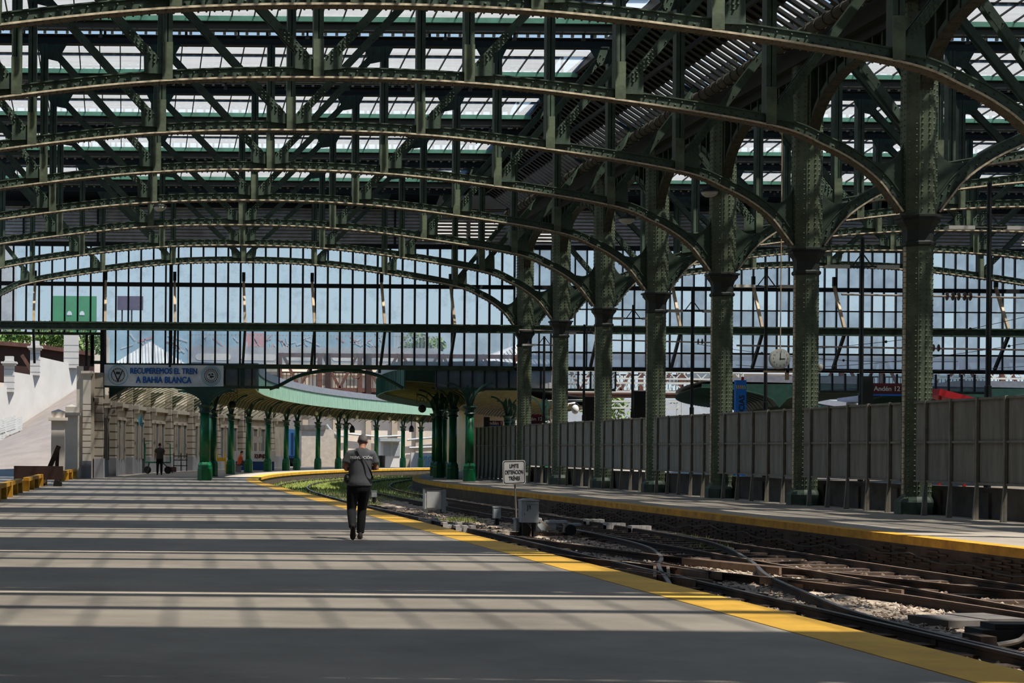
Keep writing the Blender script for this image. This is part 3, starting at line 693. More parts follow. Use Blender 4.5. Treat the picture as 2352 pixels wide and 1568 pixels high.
sk['label'] = 'glazed roof strip above the frame, lighting the near platform'; cp['label'] = 'solid roof strip above the frame, shading the near platform'
first = True
for hall, cx in (('left', LCX), ('right', RX + 14.93)):
    for k in range(-5 if hall == 'left' else -2, 8):
        y = Y0 + BAY * k; vis = k >= 0
        if k < 7:
            o = sk if first else dup(sk); o.location = (cx, y, -drop(k + 1))
            if vis: o['label'] = '%s glazed roof strip from the camera in the %s hall' % (ORD[k], hall)
            else: o['label'] = 'glazed roof strip above the frame, lighting the near platform' if hall == 'left' else 'glazed roof strip of the right hall above the frame'
            o['group'] = 'glazed roof strips of the %s hall' % hall if vis else 'glazed roof strips above the frame'
        c = cp if first else dup(cp); c.location = (cx, y, -drop(k)); first = False
        if vis: c['label'] = '%s solid roof strip from the camera over a truss of the %s hall' % (ORD[k], hall)
        else: c['label'] = 'solid roof strip above the frame, shading the near platform' if hall == 'left' else 'solid roof strip of the right hall above the frame'
        c['group'] = 'solid roof strips of the %s hall' % hall if vis else 'solid roof strips above the frame'

# ------------------------------------------------------------------ valley over the column row, and the arches between columns
def make_valley():
    t = thing('valley_gutter', '', 'gutter', group='valley gutter lengths over the column row')
    b = MB(); b.prism([(-0.55, 13.35), (-0.5, 13.35), (-0.42, 12.75), (0.42, 12.75), (0.5, 13.35), (0.55, 13.35), (0.46, 12.66), (-0.46, 12.66)], 0, BAY); b.build('trough', 'dark_steel', t)
    b = MB(); b.tube([(-0.95, 0, 13.1), (-0.95, BAY, 13.1)], 0.17, 12)
    for i in range(12): y = 0.3 + i * 0.58; b.tube([(-0.95, y, 13.1), (-0.95, y + 0.06, 13.1)], 0.2, 12)
    b.build('drain_pipe', 'pipe_brown', t)
    for s in (-1, 1):
        x0, x1 = s * 0.56, s * 3.53; z0, z1 = 13.35, 15.3
        q = lambda u: (x0 + (x1 - x0) * u, z0 + (z1 - z0) * u)
        def pane(u, v): (xa, za), (xb, zb_) = q(u), q(v); m_ = MB(); m_.add([(xa, 0.1, za), (xa, BAY - 0.1, za), (xb, BAY - 0.1, zb_), (xb, 0.1, zb_)], [(0, 1, 2, 3)]); return m_
        g = pane(0.15, 0.31 if s < 0 else 1.0).build('sloped_glass', 'roof_glass', t)
        if s < 0: pane(0.31, 1.0).build('sloped_sheet', 'sheet_roof', t)
        b = MB()
        for i in range(15): y = 0.1 + (BAY - 0.2) * i / 14; b.beam((x0, y, z0 - 0.05), (x1, y, z1 - 0.05), 0.16 if s < 0 else 0.07, 0.1)
        b.beam((x1, 0, z1 - 0.1), (x1, BAY, z1 - 0.1), 0.16, 0.3); b.beam(((x0 + x1) / 2, 0, (z0 + z1) / 2 - 0.14), ((x0 + x1) / 2, BAY, (z0 + z1) / 2 - 0.14), 0.1, 0.14)
        b.build('sloped_bar', 'black_steel', g)
        for y in (1.2, 2.9, 4.6, 6.3):
            pts = [(s * (0.42 + 2.9 * (1 - math.cos(a_))), y, 12.75 + 2.25 * math.sin(a_)) for a_ in [math.pi / 2 * i / 12 for i in range(13)]]
            b = MB(); b.tube(pts, 0.045, 6); b.build('curved_rib', 'steel_pole' if y == 2.9 else 'dark_steel', t)
    return t
vg = make_valley()
VL = ['valley gutter length above the frame nearest the camera', 'nearest visible valley gutter length with its drain pipe above the columns']
for k in range(-1, 7):
    o = vg if k == -1 else dup(vg); o.location = (RX, Y0 + BAY * k, 0)
    o['label'] = VL[k + 1] if k < 1 else '%s visible valley gutter length with its drain pipe above the columns' % ORD[k]
def make_girder():
    t = thing('arch_girder', '', 'arch', group='riveted arches linking neighbouring columns')
    y0, y1 = 0.36, BAY - 0.36; h = (y1 - y0) / 2; n = 28
    arc = [((y0 + y1) / 2 - h * math.cos(math.pi * i / n), 10.2 + 1.8 * math.sin(math.pi * i / n)) for i in range(n + 1)]
    b = MB(); b.loft([[(-0.16, y, z), (0.16, y, z), (0.16, y, z + 0.05), (-0.16, y, z + 0.05)] for y, z in arc])
    for y, z in arc[1:-1]:
        for x in (-0.12, -0.04, 0.04, 0.12): b.rivet((x, y, z), (0, 0, -1), 0.022)
    b.build('soffit', 'olive_dark', t)
    b = MB()
    for x in (-0.13, 0.13):
        vs = []
        for y, z in arc: vs += [(x, y, z + 0.02), (x, y, z + 0.24)]
        b.add(vs, [(i * 2, i * 2 + 2, i * 2 + 3, i * 2 + 1) for i in range(n)])
    b.build('arch_rib', 'green', t)
    b = MB(); vs = []
    for y, z in arc: vs += [(0, y, z + 0.05), (0, y, 12.7)]
    b.add(vs, [(i * 2, i * 2 + 2, i * 2 + 3, i * 2 + 1) for i in range(n)])
    b.bx(-0.2, 0.2, 0.2, BAY - 0.2, 12.4, 12.66); b.build('web', 'dark_steel', t)
    for i in range(11):
        b = MB(); y = y0 + 0.25 + i * 0.58; z = 10.25 + 1.8 * math.sqrt(max(0, 1 - ((y - (y0 + y1) / 2) / h) ** 2))
        b.bx(-0.16, 0.16, y - 0.035, y + 0.035, z, 12.6); b.build('stiffener', 'green', t)
    return t
ag = make_girder()
for k in range(-1, 7):
    o = ag if k == -1 else dup(ag); o.location = (RX, Y0 + BAY * k, 0)
    o['label'] = ['riveted arch girder above the right frame edge', 'riveted arch girder joining the widest column to the nearer one outside the frame'][k + 1] if k < 1 else '%s riveted arch girder between neighbouring columns of the row' % ORD[k]
# bowl lamps hanging from the trusses
def bowl_lamp(px, py, D, label, r=0.3, wide=1.0):
    c = P(px, py, D); t = thing('bowl_lamp', label, 'lamp', c, group='glass bowl lamps')
    b = MB(); b.smooth = True; b.lathe([(0.001, -r * 0.62), (r * 0.5, -r * 0.55), (r * 0.85, -r * 0.3), (r, 0.0)], n=16); b.build('bowl', 'lamp_white', t)
    b = MB(); b.lathe([(r * 1.05, 0.0), (r * 1.05, 0.06), (r * 0.4, 0.16), (0.03, 0.2), (0.03, 0.5)], n=14); b.build('cap', 'dark_steel', t)
bowl_lamp(367, 476, 70.3, 'clear bowl lamp hanging under an arch at upper left', 0.27)
bowl_lamp(1440, 503, 63.3, 'wide white bowl lamp hanging in the gap between two column heads', 0.30)
bowl_lamp(1630, 441, 56.3, 'wide pale bowl lamp hanging under an arch beside a column head', 0.28)

# ------------------------------------------------------------------ glazed end wall
SD = 85.6
def zs(py, px=288): return zat(px, py, SD)
wl = thing('window_1', 'glazed end wall of the left hall with dark mullions and a riveted girder', 'window', kind='structure')
wr = thing('window_2', 'glazed end wall of the right hall with frosted panes', 'window', kind='structure')
SP = SD / FPX
def screen(root, x0, x1, pitch, rows, matn, seed, low=None):
    """rows: z levels; glass between x0 and x1"""
    r = random.Random(seed); n = max(1, round((x1 - x0) / pitch)); g = {0: MB(), 1: MB()}
    for i in range(n):
        xa, xb = x0 + (x1 - x0) * i / n, x0 + (x1 - x0) * (i + 1) / n
        for za, zb in zip(rows, rows[1:]):
            kk = 1 if (matn == 'screen_frost' and r.random() < 0.35) else 0
            g[kk].add([(xa, SD, za), (xb, SD, za), (xb, SD, zb), (xa, SD, zb)], [(0, 1, 2, 3)])
    g[0].build('glass', matn, root)
    if g[1].v: g[1].build('glass', 'screen_glass', root)
    b = MB(); w_ = 0.045 if matn in ('screen_glass', 'screen_haze') else 0.028
    for i in range(n + 1): x = x0 + (x1 - x0) * i / n; b.bx(x - w_, x + w_, SD - 0.1, SD + 0.05, rows[0], rows[-1])
    b.build('mullion', 'black_steel', root)
    return n
ZB, ZG0, ZG1, ZTR, ZLV = zs(834), zs(757), zs(739), zs(653), zs(562)
xl = xat(-120, SD); xm = xat(235, SD); xr = RX - 0.3
screen(wl, xm, xr, 28.9 * SP, [ZG0, ZTR, ZLV], 'screen_glass', 1)
screen(wl, xm, xr, 28.9 * SP, [ZB, ZG0], 'screen_haze', 1)
screen(wl, xl, xm, 28.9 * SP, [zs(766), ZTR, ZLV], 'screen_glass', 2)
screen(wl, xat(210, SD), xm, 26 * SP, [zs(830), zs(770)], 'screen_glass', 3)
b = MB(); b.bx(xm, xr, SD - 0.15, SD + 0.1, ZB - 0.22, ZB); b.bx(xl, xm, SD - 0.12, SD + 0.1, zs(770), zs(764)); b.bx(xat(205, SD), xm, SD - 0.1, SD + 0.1, zs(836), zs(829)); b.build('bottom_rail', 'green', wl)
b = MB(); b.bx(xl, xr, SD - 0.16, SD + 0.06, ZTR - 0.1, ZTR + 0.1); b.bx(xl, xr, SD - 0.12, SD + 0.06, ZLV - 0.1, ZLV + 0.1); b.build('transom', 'black_steel', wl)
b = MB(); b.bx(xm - 0.14, xm + 0.14, SD - 0.2, SD + 0.1, zs(888), ZG0); b.bx(xat(197, SD) - 0.07, xat(197, SD) + 0.07, SD - 0.1, SD + 0.1, zs(842), zs(768)); b.bx(xat(210, SD) - 0.09, xat(210, SD) + 0.09, SD - 0.1, SD + 0.1, zs(842), zs(768)); b.build('end_post', 'black_steel', wl)
WX1 = 49.0
def louvre(root, x0, x1):
    b = MB(); z = ZLV + 0.15
    while z < 13.55: b.add([(x0, SD - 0.08, z), (x1, SD - 0.08, z), (x1, SD + 0.08, z + 0.19), (x0, SD + 0.08, z + 0.19), (x0, SD - 0.06, z - 0.02), (x1, SD - 0.06, z - 0.02)], [(0, 1, 2, 3), (0, 4, 5, 1)]); z += 0.17
    b.bx(x0, x1, SD + 0.1, SD + 0.14, ZLV, 13.6)
    b.build('louvre', 'louvre', root)
    b = MB(); x = x0
    while x < x1: b.bx(x - 0.05, x + 0.05, SD - 0.14, SD - 0.08, ZLV, 13.6); x += 3.7
    b.bx(x0, x1, SD - 0.05, SD + 0.1, 13.6, 15.6); b.bx(x0, x1, SD - 0.25, SD - 0.05, 13.5, 13.75); b.build('louvre_post', 'black_steel', root)
louvre(wl, xl, RX - 0.4); louvre(wr, RX + 0.4, WX1)
GD = SD - 1.4
def girder(root, x0, x1):
    b = MB(); za, zb = zat(288, 757, GD), zat(288, 740, GD)
    b.bx(x0, x1, GD - 0.03, GD + 0.03, za, zb); b.bx(x0, x1, GD - 0.14, GD + 0.14, zb - 0.04, zb + 0.02); b.bx(x0, x1, GD - 0.14, GD + 0.14, za - 0.02, za + 0.04)
    x = x0
    while x < x1:
        b.rivet((x, GD - 0.03, za + 0.11), (0, -1, 0), 0.035); b.rivet((x + 0.16, GD - 0.03, zb - 0.11), (0, -1, 0), 0.035); x += 0.32
    b.bx(x0, x1, GD + 0.14, SD, za + 0.1, za + 0.14)
    b.build('wind_girder', 'green', root); return za, zb
za, zb = girder(wl, xl, RX - 0.35); girder(wr, RX + 0.35, WX1)
def struts(root, xs, ztop):
    for x in xs:
        b = MB(); b.beam((x, SD - 0.1, ztop), (x, GD, zb), 0.15, 0.12, up=(1, 0, 0)); b.build('raking_strut', 'tan_wood', root)
        b = MB(); b.beam((x, GD, za), (x, SD - 0.1, ZB), 0.16, 0.12, up=(1, 0, 0)); b.build('raking_strut', 'black_steel', root)
        b = MB(); b.bx(x - 0.08, x + 0.08, SD - 0.25, SD - 0.1, ztop - 0.1, ztop + 0.35); b.build('strut_head', 'black_steel', root)
struts(wl, [xat(q, SD) for q in (78, 240, 398, 556, 713, 872, 1030)], zs(640))
struts(wr, [RX + 3.5 * i for i in (1, 2.15, 3.3, 4.45, 5.6, 6.75)], zs(640))
b = MB(); b.bx(xat(388, SD) - 0.06, xat(388, SD) + 0.06, SD - 0.5, SD - 0.38, ZB - 0.2, zs(560)); b.tube([(xat(392, SD), SD - 0.5, ZB), (xat(392, SD), SD - 0.5, zs(560))], 0.03, 6); b.build('drain_pipe', 'black_steel', wl)
# right hall
xr0 = RX + 0.35
screen(wr, xr0, WX1, 27.3 * SP, [zs(801), ZG0, zs(702), ZTR, ZLV], 'screen_frost', 5)
screen(wr, xr0, WX1, 27.3 * SP, [zs(834), zs(801)], 'screen_dense', 6)
b = MB(); b.bx(xr0, WX1, SD - 0.14, SD + 0.08, ZB - 0.2, ZB); b.bx(xr0, WX1, SD - 0.08, SD + 0.05, zs(801) - 0.04, zs(801) + 0.04); b.bx(xr0, WX1, SD - 0.06, SD + 0.04, zs(702) - 0.03, zs(702) + 0.03); b.bx(xr0, WX1, SD - 0.16, SD + 0.06, ZTR - 0.1, ZTR + 0.1); b.bx(xr0, WX1, SD - 0.12, SD + 0.06, ZLV - 0.1, ZLV + 0.1); b.build('transom', 'black_steel', wr)
for root, p0, p1, matn in ((wl, 1000, 1195, 'low_glass'), (wl, 515, 640, 'low_glass'), (wr, 1212, 1412, 'screen_frost'), (wr, 1880, 2266, 'low_glass')):
    zlo = zs(884); x0, x1 = xat(p0, SD), xat(p1, SD); screen(root, x0, x1, 29 * SP, [zlo, ZB - 0.22], matn, 9)
    b = MB(); b.bx(x0, x1, SD - 0.1, SD + 0.06, zlo - 0.12, zlo); b.build('bottom_rail', 'green', root)
b = MB(); b.tube(spline([(xat(618, SD), SD, zs(890)), (xat(640, SD), SD, zs(882)), (xat(690, SD), SD, zs(858)), (xat(760, SD), SD, zs(846)), (xat(830, SD), SD, zs(849)), (xat(880, SD), SD, zs(862)), (xat(925, SD), SD, zs(886))], 6), 0.09, 8)
for q in (712, 870): b.bx(xat(q, SD) - 0.07, xat(q, SD) + 0.07, SD - 0.07, SD + 0.07, zs(852), ZB - 0.1)
for q in (398, 556): b.bx(xat(q, SD) - 0.09, xat(q, SD) + 0.09, SD - 0.07, SD + 0.07, zs(888), ZB - 0.1)
b.bx(xat(235, SD), xat(620, SD), SD - 0.08, SD + 0.08, zs(890), zs(885)); b.build('portal_arch', 'teal_dark', wl)

# ------------------------------------------------------------------ banner on the end wall
BD = SD - 0.5; t = thing('banner', 'white cloth banner with blue words RECUPEREMOS EL TREN A BAHIA BLANCA', 'banner', P(375, 862, BD))
x0, x1, z0, z1 = xat(238, BD) - t.location.x, xat(512, BD) - t.location.x, zat(375, 886, BD) - t.location.z, zat(375, 838, BD) - t.location.z
b = MB(); b.smooth = True; nx, nz = 60, 8; vs = []
for j in range(nz + 1):
    for i in range(nx + 1):
        u, v = i / nx, j / nz; vs.append((x0 + (x1 - x0) * u, 0.03 * math.sin(u * 40 + v * 3) * math.sin(v * 3.14) + 0.02 * math.sin(u * 17 - v * 9), z0 + (z1 - z0) * v - 0.04 * math.sin(u * 3.14) * (1 - v)))
b.add(vs, [(j * (nx + 1) + i, j * (nx + 1) + i + 1, (j + 1) * (nx + 1) + i + 1, (j + 1) * (nx + 1) + i) for j in range(nz) for i in range(nx)]); b.build('cloth', 'banner', t)
H = z1 - z0
text('lettering', 'RECUPEREMOS EL TREN', 0.40, (0.02, -0.08, 0.20), 'blue_ink', t, sx=0.78, bold=0.02)
text('lettering', 'A BAHIA BLANCA', 0.44, (0.02, -0.08, -0.24), 'blue_ink', t, sx=0.78, bold=0.022)
for sgn, x in ((0, x0 + 0.68), (1, x1 - 0.62)):
    b = MB()
    def ring(r0, r1, mcol, seg=28):
        vs = []
        for i in range(seg): a_ = 2 * math.pi * i / seg; vs += [(x + r0 * math.cos(a_), -0.075, r0 * math.sin(a_)), (x + r1 * math.cos(a_), -0.075, r1 * math.sin(a_))]
        q = MB(); q.add(vs, [(i * 2, ((i + 1) % seg) * 2, ((i + 1) % seg) * 2 + 1, i * 2 + 1) for i in range(seg)]); q.build('emblem', mcol, t)
    ring(0.46, 0.50, 'cyan_ink')
    if sgn: ring(0.40, 0.42, 'grey_ink'); ring(0.22, 0.25, 'grey_ink')
    for i in range(22):
        a_ = 2 * math.pi * i / 22; b.obox((x + 0.32 * math.cos(a_), -0.075, 0.32 * math.sin(a_)), 0.045, 0.004, 0.075)
    if sgn:
        for dx, dz, s_ in ((-.09, .05, .1), (.06, .08, .09), (.0, -.05, .12), (.1, -.04, .07)): b.obox((x + dx, -0.076, dz), s_, 0.004, s_ * 0.8)
    else:
        b.prism([(x - 0.26, 0.24), (x - 0.2, 0.24), (x, -0.2), (x + 0.2, 0.24), (x + 0.26, 0.24), (x, -0.36)], -0.078, -0.074); b.obox((x, -0.076, 0.1), 0.2, 0.004, 0.12)
    b.build('emblem', 'ink', t)
# ------------------------------------------------------------------ fence on the far platform
FX = RX - 0.18
def fence(y0, y1, label, to_ground=False, npost=5):
    t = thing('corrugated_fence', label, 'fence', (FX, y0, 0), group='fence bays between the columns')
    L = y1 - y0; zb = 0.1 if to_ground else 0.83; n = int(L / 0.045)
    b = MB(); vs = []
    for i in range(n + 1): y = L * i / n; x = 0.014 * (1 if i % 2 else -1); vs += [(x, y, zb), (x, y, 2.76)]
    b.add(vs, [(i * 2, i * 2 + 2, i * 2 + 3, i * 2 + 1) for i in range(n)]); b.build('corrugated_sheet', 'fence', t)
    for z in (2.76, 1.78, zb):
        b = MB(); b.bx(-0.055, 0.03, 0, L, z - 0.025, z + 0.025); b.build('rail', 'fence_post', t)
    for i in range(npost):
        y = L * (i + 0.5) / npost; b = MB(); b.bx(-0.085, -0.02, y - 0.035, y + 0.035, 0, 2.8); b.add([(-0.085, y - 0.03, 0), (-0.085, y + 0.03, 0), (-0.085, y - 0.03, 0.78), (-0.085, y + 0.03, 0.78), (-0.15, y - 0.03, 0), (-0.15, y + 0.03, 0)], [(0, 2, 4), (1, 5, 3), (4, 2, 3, 5)]); b.build('post', 'fence_post', t)
    return t
FL = ['corrugated fence bay at the right frame edge, nearest the camera', 'corrugated fence bay just left of the widest column', 'corrugated fence bay below the hanging clock', 'corrugated fence bay below the blue upright panel', 'fifth corrugated fence bay from the right frame edge', 'sixth corrugated fence bay from the right frame edge', 'seventh corrugated fence bay from the right frame edge', 'eighth corrugated fence bay from the right frame edge, partly behind the limit sign']
for k in range(0, 8):
    if k < 7: fence(Y0 + BAY * k + 0.36, Y0 + BAY * (k + 1) - 0.36, FL[k])
fence(84.96, 90.2, 'dark fence bay beyond the last riveted column, reaching the ground, nearer one', True, 5)
fence(90.2, 95.4, 'dark fence bay beyond the last riveted column, reaching the ground, farthest one', True, 5)
b = MB(); b.bx(RX + 0.42, RX + 0.62, 28, 90, 0, 0.66); b.bx(RX + 0.4, RX + 0.64, 28, 90, 0.66, 0.72)
y = 28
while y < 90: b.bx(RX + 0.36, RX + 0.42, y, y + 0.35, 0, 0.6); y += 2.35
tag(b.build('low_wall', 'plinth_wall'), 'low dark concrete wall running behind the corrugated fence', 'wall', kind='structure')
# ------------------------------------------------------------------ lamp posts and overhead fittings behind the fence
def lamp_post(px, D, ytop, yarm, label):
    X = xat(px, D); t = thing('platform_lamp_post', label, 'lamp post', (X, D, 0), group='dark posts with tube lights behind the fence')
    zt, za_ = zat(px, ytop, D), zat(px, yarm, D)
    b = MB(); b.tube([(0, 0, 0), (0, 0, 3.2), (0, 0, 3.21), (0, 0, zt)], [0.085, 0.085, 0.06, 0.055], 10); b.build('pole', 'black_steel', t)
    b = MB(); b.tube([(-0.45, 0, za_), (0.45, 0, za_)], 0.03, 8); b.beam((0, 0, za_ + 0.4), (0.3, 0, za_), 0.03, 0.03); b.beam((0, 0, za_ + 0.4), (-0.3, 0, za_), 0.03, 0.03); b.build('arm', 'black_steel', t)
    for s in (-1, 1):
        b = MB(); b.bx(min(s * 0.4, s * 1.05), max(s * 0.4, s * 1.05), -0.1, 0.1, za_ - 0.05, za_ + 0.04); b.build('tube_light', 'lamp_white', t)
PL = ['tall dark lamp post at the right frame edge', 'dark lamp post beside the dark red platform sign', 'dark lamp post left of the hanging clock', 'fourth dark lamp post counted from the right edge', 'fifth dark lamp post counted from the right edge', 'sixth dark lamp post counted from the right edge', 'seventh dark lamp post counted from the right edge, thinnest']
for (px, D, yt, ya), lb in zip(((2268, 42.8, 420, 523), (1977, 50.2, 545, 612), (1757, 57.7, 613, 657), (1588, 65.2, 661, 714), (1452, 72.8, 700, 731), (1340, 80.6, 745, 765), (1248, 82.8, 772, 792)), PL): lamp_post(px, D, yt, ya, lb)
def disc_string(b, x, y, z, n, dx=0.14, r=0.1):
    for i in range(n): b.tube([(x + i * dx, y, z), (x + i * dx + 0.03, y, z), (x + i * dx + 0.06, y, z)], [0.04, r, 0.04], 10)
def arm(D, x0, x1, py, disc_px, nd, label):
    z = zat((x0 + x1) / 2, py, D); t = thing('catenary_arm', label, 'catenary arm', (0, 0, 0), group='overhead wire arms of the right hall')
    b = MB(); b.tube([(xat(x0, D), D, z), (xat(x1, D), D, z - 0.08)], 0.03, 8); b.build('tube', 'steel_pole', t)
    b = MB(); disc_string(b, xat(disc_px, D), D, z - 0.03, nd, 0.17, 0.13); b.build('insulator', 'insulator', t)
arm(50.2, 1930, 2500, 678, 2170, 5, 'pale tube arm with five insulator discs crossing behind the widest column')
arm(57.7, 1690, 2420, 796, 2140, 2, 'long pale tube arm crossing behind the clock')
arm(72.8, 1400, 1680, 782, 1600, 2, 'pale tube arm between the middle columns')
arm(80.6, 1190, 1370, 758, 1345, 2, 'short pale tube arm near the farthest columns')
for i, (x0, y0_, x1, y1_, D) in enumerate(((1880, 800, 2500, 690, 57.7), (1700, 850, 2460, 770, 57.7), (1690, 838, 2400, 838, 65.2), (1600, 790, 2200, 830, 65.2))):
    b = MB(); a_, c_ = P(x0, y0_, D), P(x1, y1_, D); pts = [a_.lerp(c_, q / 16) - Vector((0, 0, 0.25 * math.sin(math.pi * q / 16))) for q in range(17)]
    b.tube(pts, 0.01, 5)
    for q in (4, 9, 13): b.ball(pts[q], 0.05, n=8, m=5)
    tag(b.build('overhead_wire', 'black_steel'), ['thin wire with beads rising to the right, highest of four', 'thin wire with beads rising to the right, below the tube arm', 'nearly level thin wire with beads behind the clock', 'thin wire with beads falling to the right'][i], 'wire', 'thin wires across the right hall')
# clock
D = 55.0; c = P(1790, 824, D); t = thing('station_clock', 'round white station clock hanging on a rod', 'clock', c); r_ = 23.0 * D / FPX
b = MB(); b.tube([(0, 0.09, 0), (0, 0.07, 0), (0, -0.09, 0)], [r_ * 0.9, r_, r_], 28); b.build('case', 'lamp_white', t)
b = MB(); b.tube([(0, -0.088, 0), (0, -0.094, 0)], r_ * 0.9, 28); b.build('dial', 'clock_face', t)
for i in range(12):
    a_ = math.radians(90 - 30 * (i + 1)); text('numeral', str(i + 1), 0.085, (0.72 * r_ * math.cos(a_), -0.095, 0.72 * r_ * math.sin(a_)), 'ink', t, ext=0.001)
b = MB(); b.beam((0, -0.1, -0.03), (0.0, -0.1, 0.19), 0.02, 0.006, up=(0, 1, 0)); b.build('minute_hand', 'ink', t)
b = MB(); b.beam((-0.03, -0.1, 0), (0.15, -0.1, 0), 0.006, 0.025, up=(0, 0, 1)); b.build('hour_hand', 'ink', t)
b = MB(); b.tube([(0.03, 0, r_), (0.03, 0, 10.4)], 0.02, 6); b.bx(-0.5, 0.45, -0.05, 0.05, -r_ - 0.12, -r_ - 0.06); b.bx(0.2, 0.3, -0.05, 0.05, -r_ - 0.35, -r_ - 0.06); b.build('rod', 'tan_wood', t)
# platform signs
def plate(name, label, D, x0, x1, y0_, y1_, body, size, group=None, strip=True, post=True):
    c = P((x0 + x1) / 2, (y0_ + y1_) / 2, D); w_, h_ = (x1 - x0) * D / FPX, (y1_ - y0_) * D / FPX
    t = thing(name, label, 'sign', c, group=group)
    b = MB(); b.bx(-w_ / 2, w_ / 2, -0.04, 0.04, -h_ / 2, h_ / 2); b.build('panel', 'sign_red', t)
    if strip: b = MB(); b.bx(-w_ / 2, w_ / 2, -0.045, 0.04, -h_ / 2, -h_ / 2 + 0.05); b.build('blue_strip', 'sign_blue', t)
    text('lettering', body, size, (-0.05 * w_, -0.043, 0.02), 'white_ink', t, ext=0.001, bold=0.004)
    if post: b = MB(); b.bx(-w_ / 2 - 0.3, -w_ / 2, -0.08, 0.08, -0.8 if w_ > .7 else -0.3, h_ / 2 + 0.2); b.bx(-w_ / 2 - 0.2, -w_ / 2 - 0.1, -0.03, 0.03, -c.z, 0.0); b.build('side_case', 'dark_steel', t)
plate('platform_sign', 'dark red platform sign reading Andén 12 beside the widest column', 50.0, 2003, 2076, 880, 909, 'Andén 12', 0.195, 'dark red platform signs')
plate('platform_sign', 'small far platform sign reading Andén 12 left of the last riveted column', 93.0, 1124, 1154, 966, 979, 'Andén 12', 0.26, 'dark red platform signs')
plate('platform_sign', 'small far platform sign reading Andén 12 half hidden behind the last riveted column', 90.0, 1206, 1244, 951, 975, 'Andén 12', 0.26, 'dark red platform signs')
D = 60.0; t = thing('help_point', 'blue upright emergency help panel standing behind the fence', 'help point', (xat(1699, D), D, 0)); zt = zat(1699, 873, D)
b = MB(); b.bx(-0.18, 0.18, -0.1, 0.1, 0, zt); b.build('panel', 'sign_blue', t)
for i in range(5): b = MB(); x = -0.16 + i * 0.07; b.add([(x, -0.103, zt - 0.3), (x + 0.035, -0.103, zt - 0.3), (x + 0.005, -0.103, zt - 0.18), (x - 0.03, -0.103, zt - 0.18)], [(0, 1, 2, 3)]); b.build('stripe', 'amber', t)
b = MB(); b.tube([(0.08, 0, zt), (0.08, 0, zt + 0.12)], 0.05, 10); b.build('beacon', 'red', t)
text('lettering', 'EMERGENCIAS', 0.27, (0.03, -0.106, zt - 0.32 - 1.08), 'ink', t, rot=(math.pi / 2, -math.pi / 2, 0), ext=0.001, bold=0.006)
D = 58.0; a_, c_ = P(2138, 901, D), P(2215, 921, D); b = MB(); b.beam(a_, c_, 1.2, 0.22); b.bx(a_.x + .1, a_.x + .18, D - .4, D - .32, 0, a_.z - .05); b.bx(c_.x - .2, c_.x - .12, D - .4, D - .32, 0, c_.z - .05); tag(b.build('awning', 'red'), 'red sloping awning edge showing over the fence', 'awning')
b = MB(); b.smooth = True; c = P(1883, 845, 49.6); b.lathe([(0.09, 0.1), (0.09, 0.0), (0.07, -0.06), (0.001, -0.1)], c, 12); b.bx(19.9, c.x + 0.02, c.y - 0.02, c.y + 0.02, c.z + 0.05, c.z + 0.1); tag(b.build('dome_camera', 'lamp_white'), 'small white dome camera on the side of a riveted column', 'camera')
c = P(1321, 940, 92.0); b = MB(); b.smooth = True; b.ball((0, 0, 0), 0.2, 0.2, 0.26); b.tube([(-0.5, 0, -c.z), (-0.5, 0, 0.0), (-0.35, 0, 0.3), (0, 0, 0.35)], 0.05, 6); tag(b.build('globe_lamp', 'white_sign', None, c), 'white globe lamp on a bent arm past the sixth column', 'lamp')
for i, (px, py, D) in enumerate(((1356, 938, 88), (1470, 925, 86), (1500, 930, 84))):
    c = P(px, py, D); b = MB(); b.bx(-0.35, 0.35, -0.1, 0.1, -0.9, 0.6); b.bx(-0.05, 0.05, -0.05, 0.05, -c.z, -0.9); tag(b.build('display_board', ['black_steel', 'black_steel', 'teal_dark'][i], None, c), ['dark board on a post behind the fence, left of three', 'dark board on a post behind the fence, middle of three', 'green board on a post behind the fence, right of three'][i], 'board', 'dark boards beyond the fence')

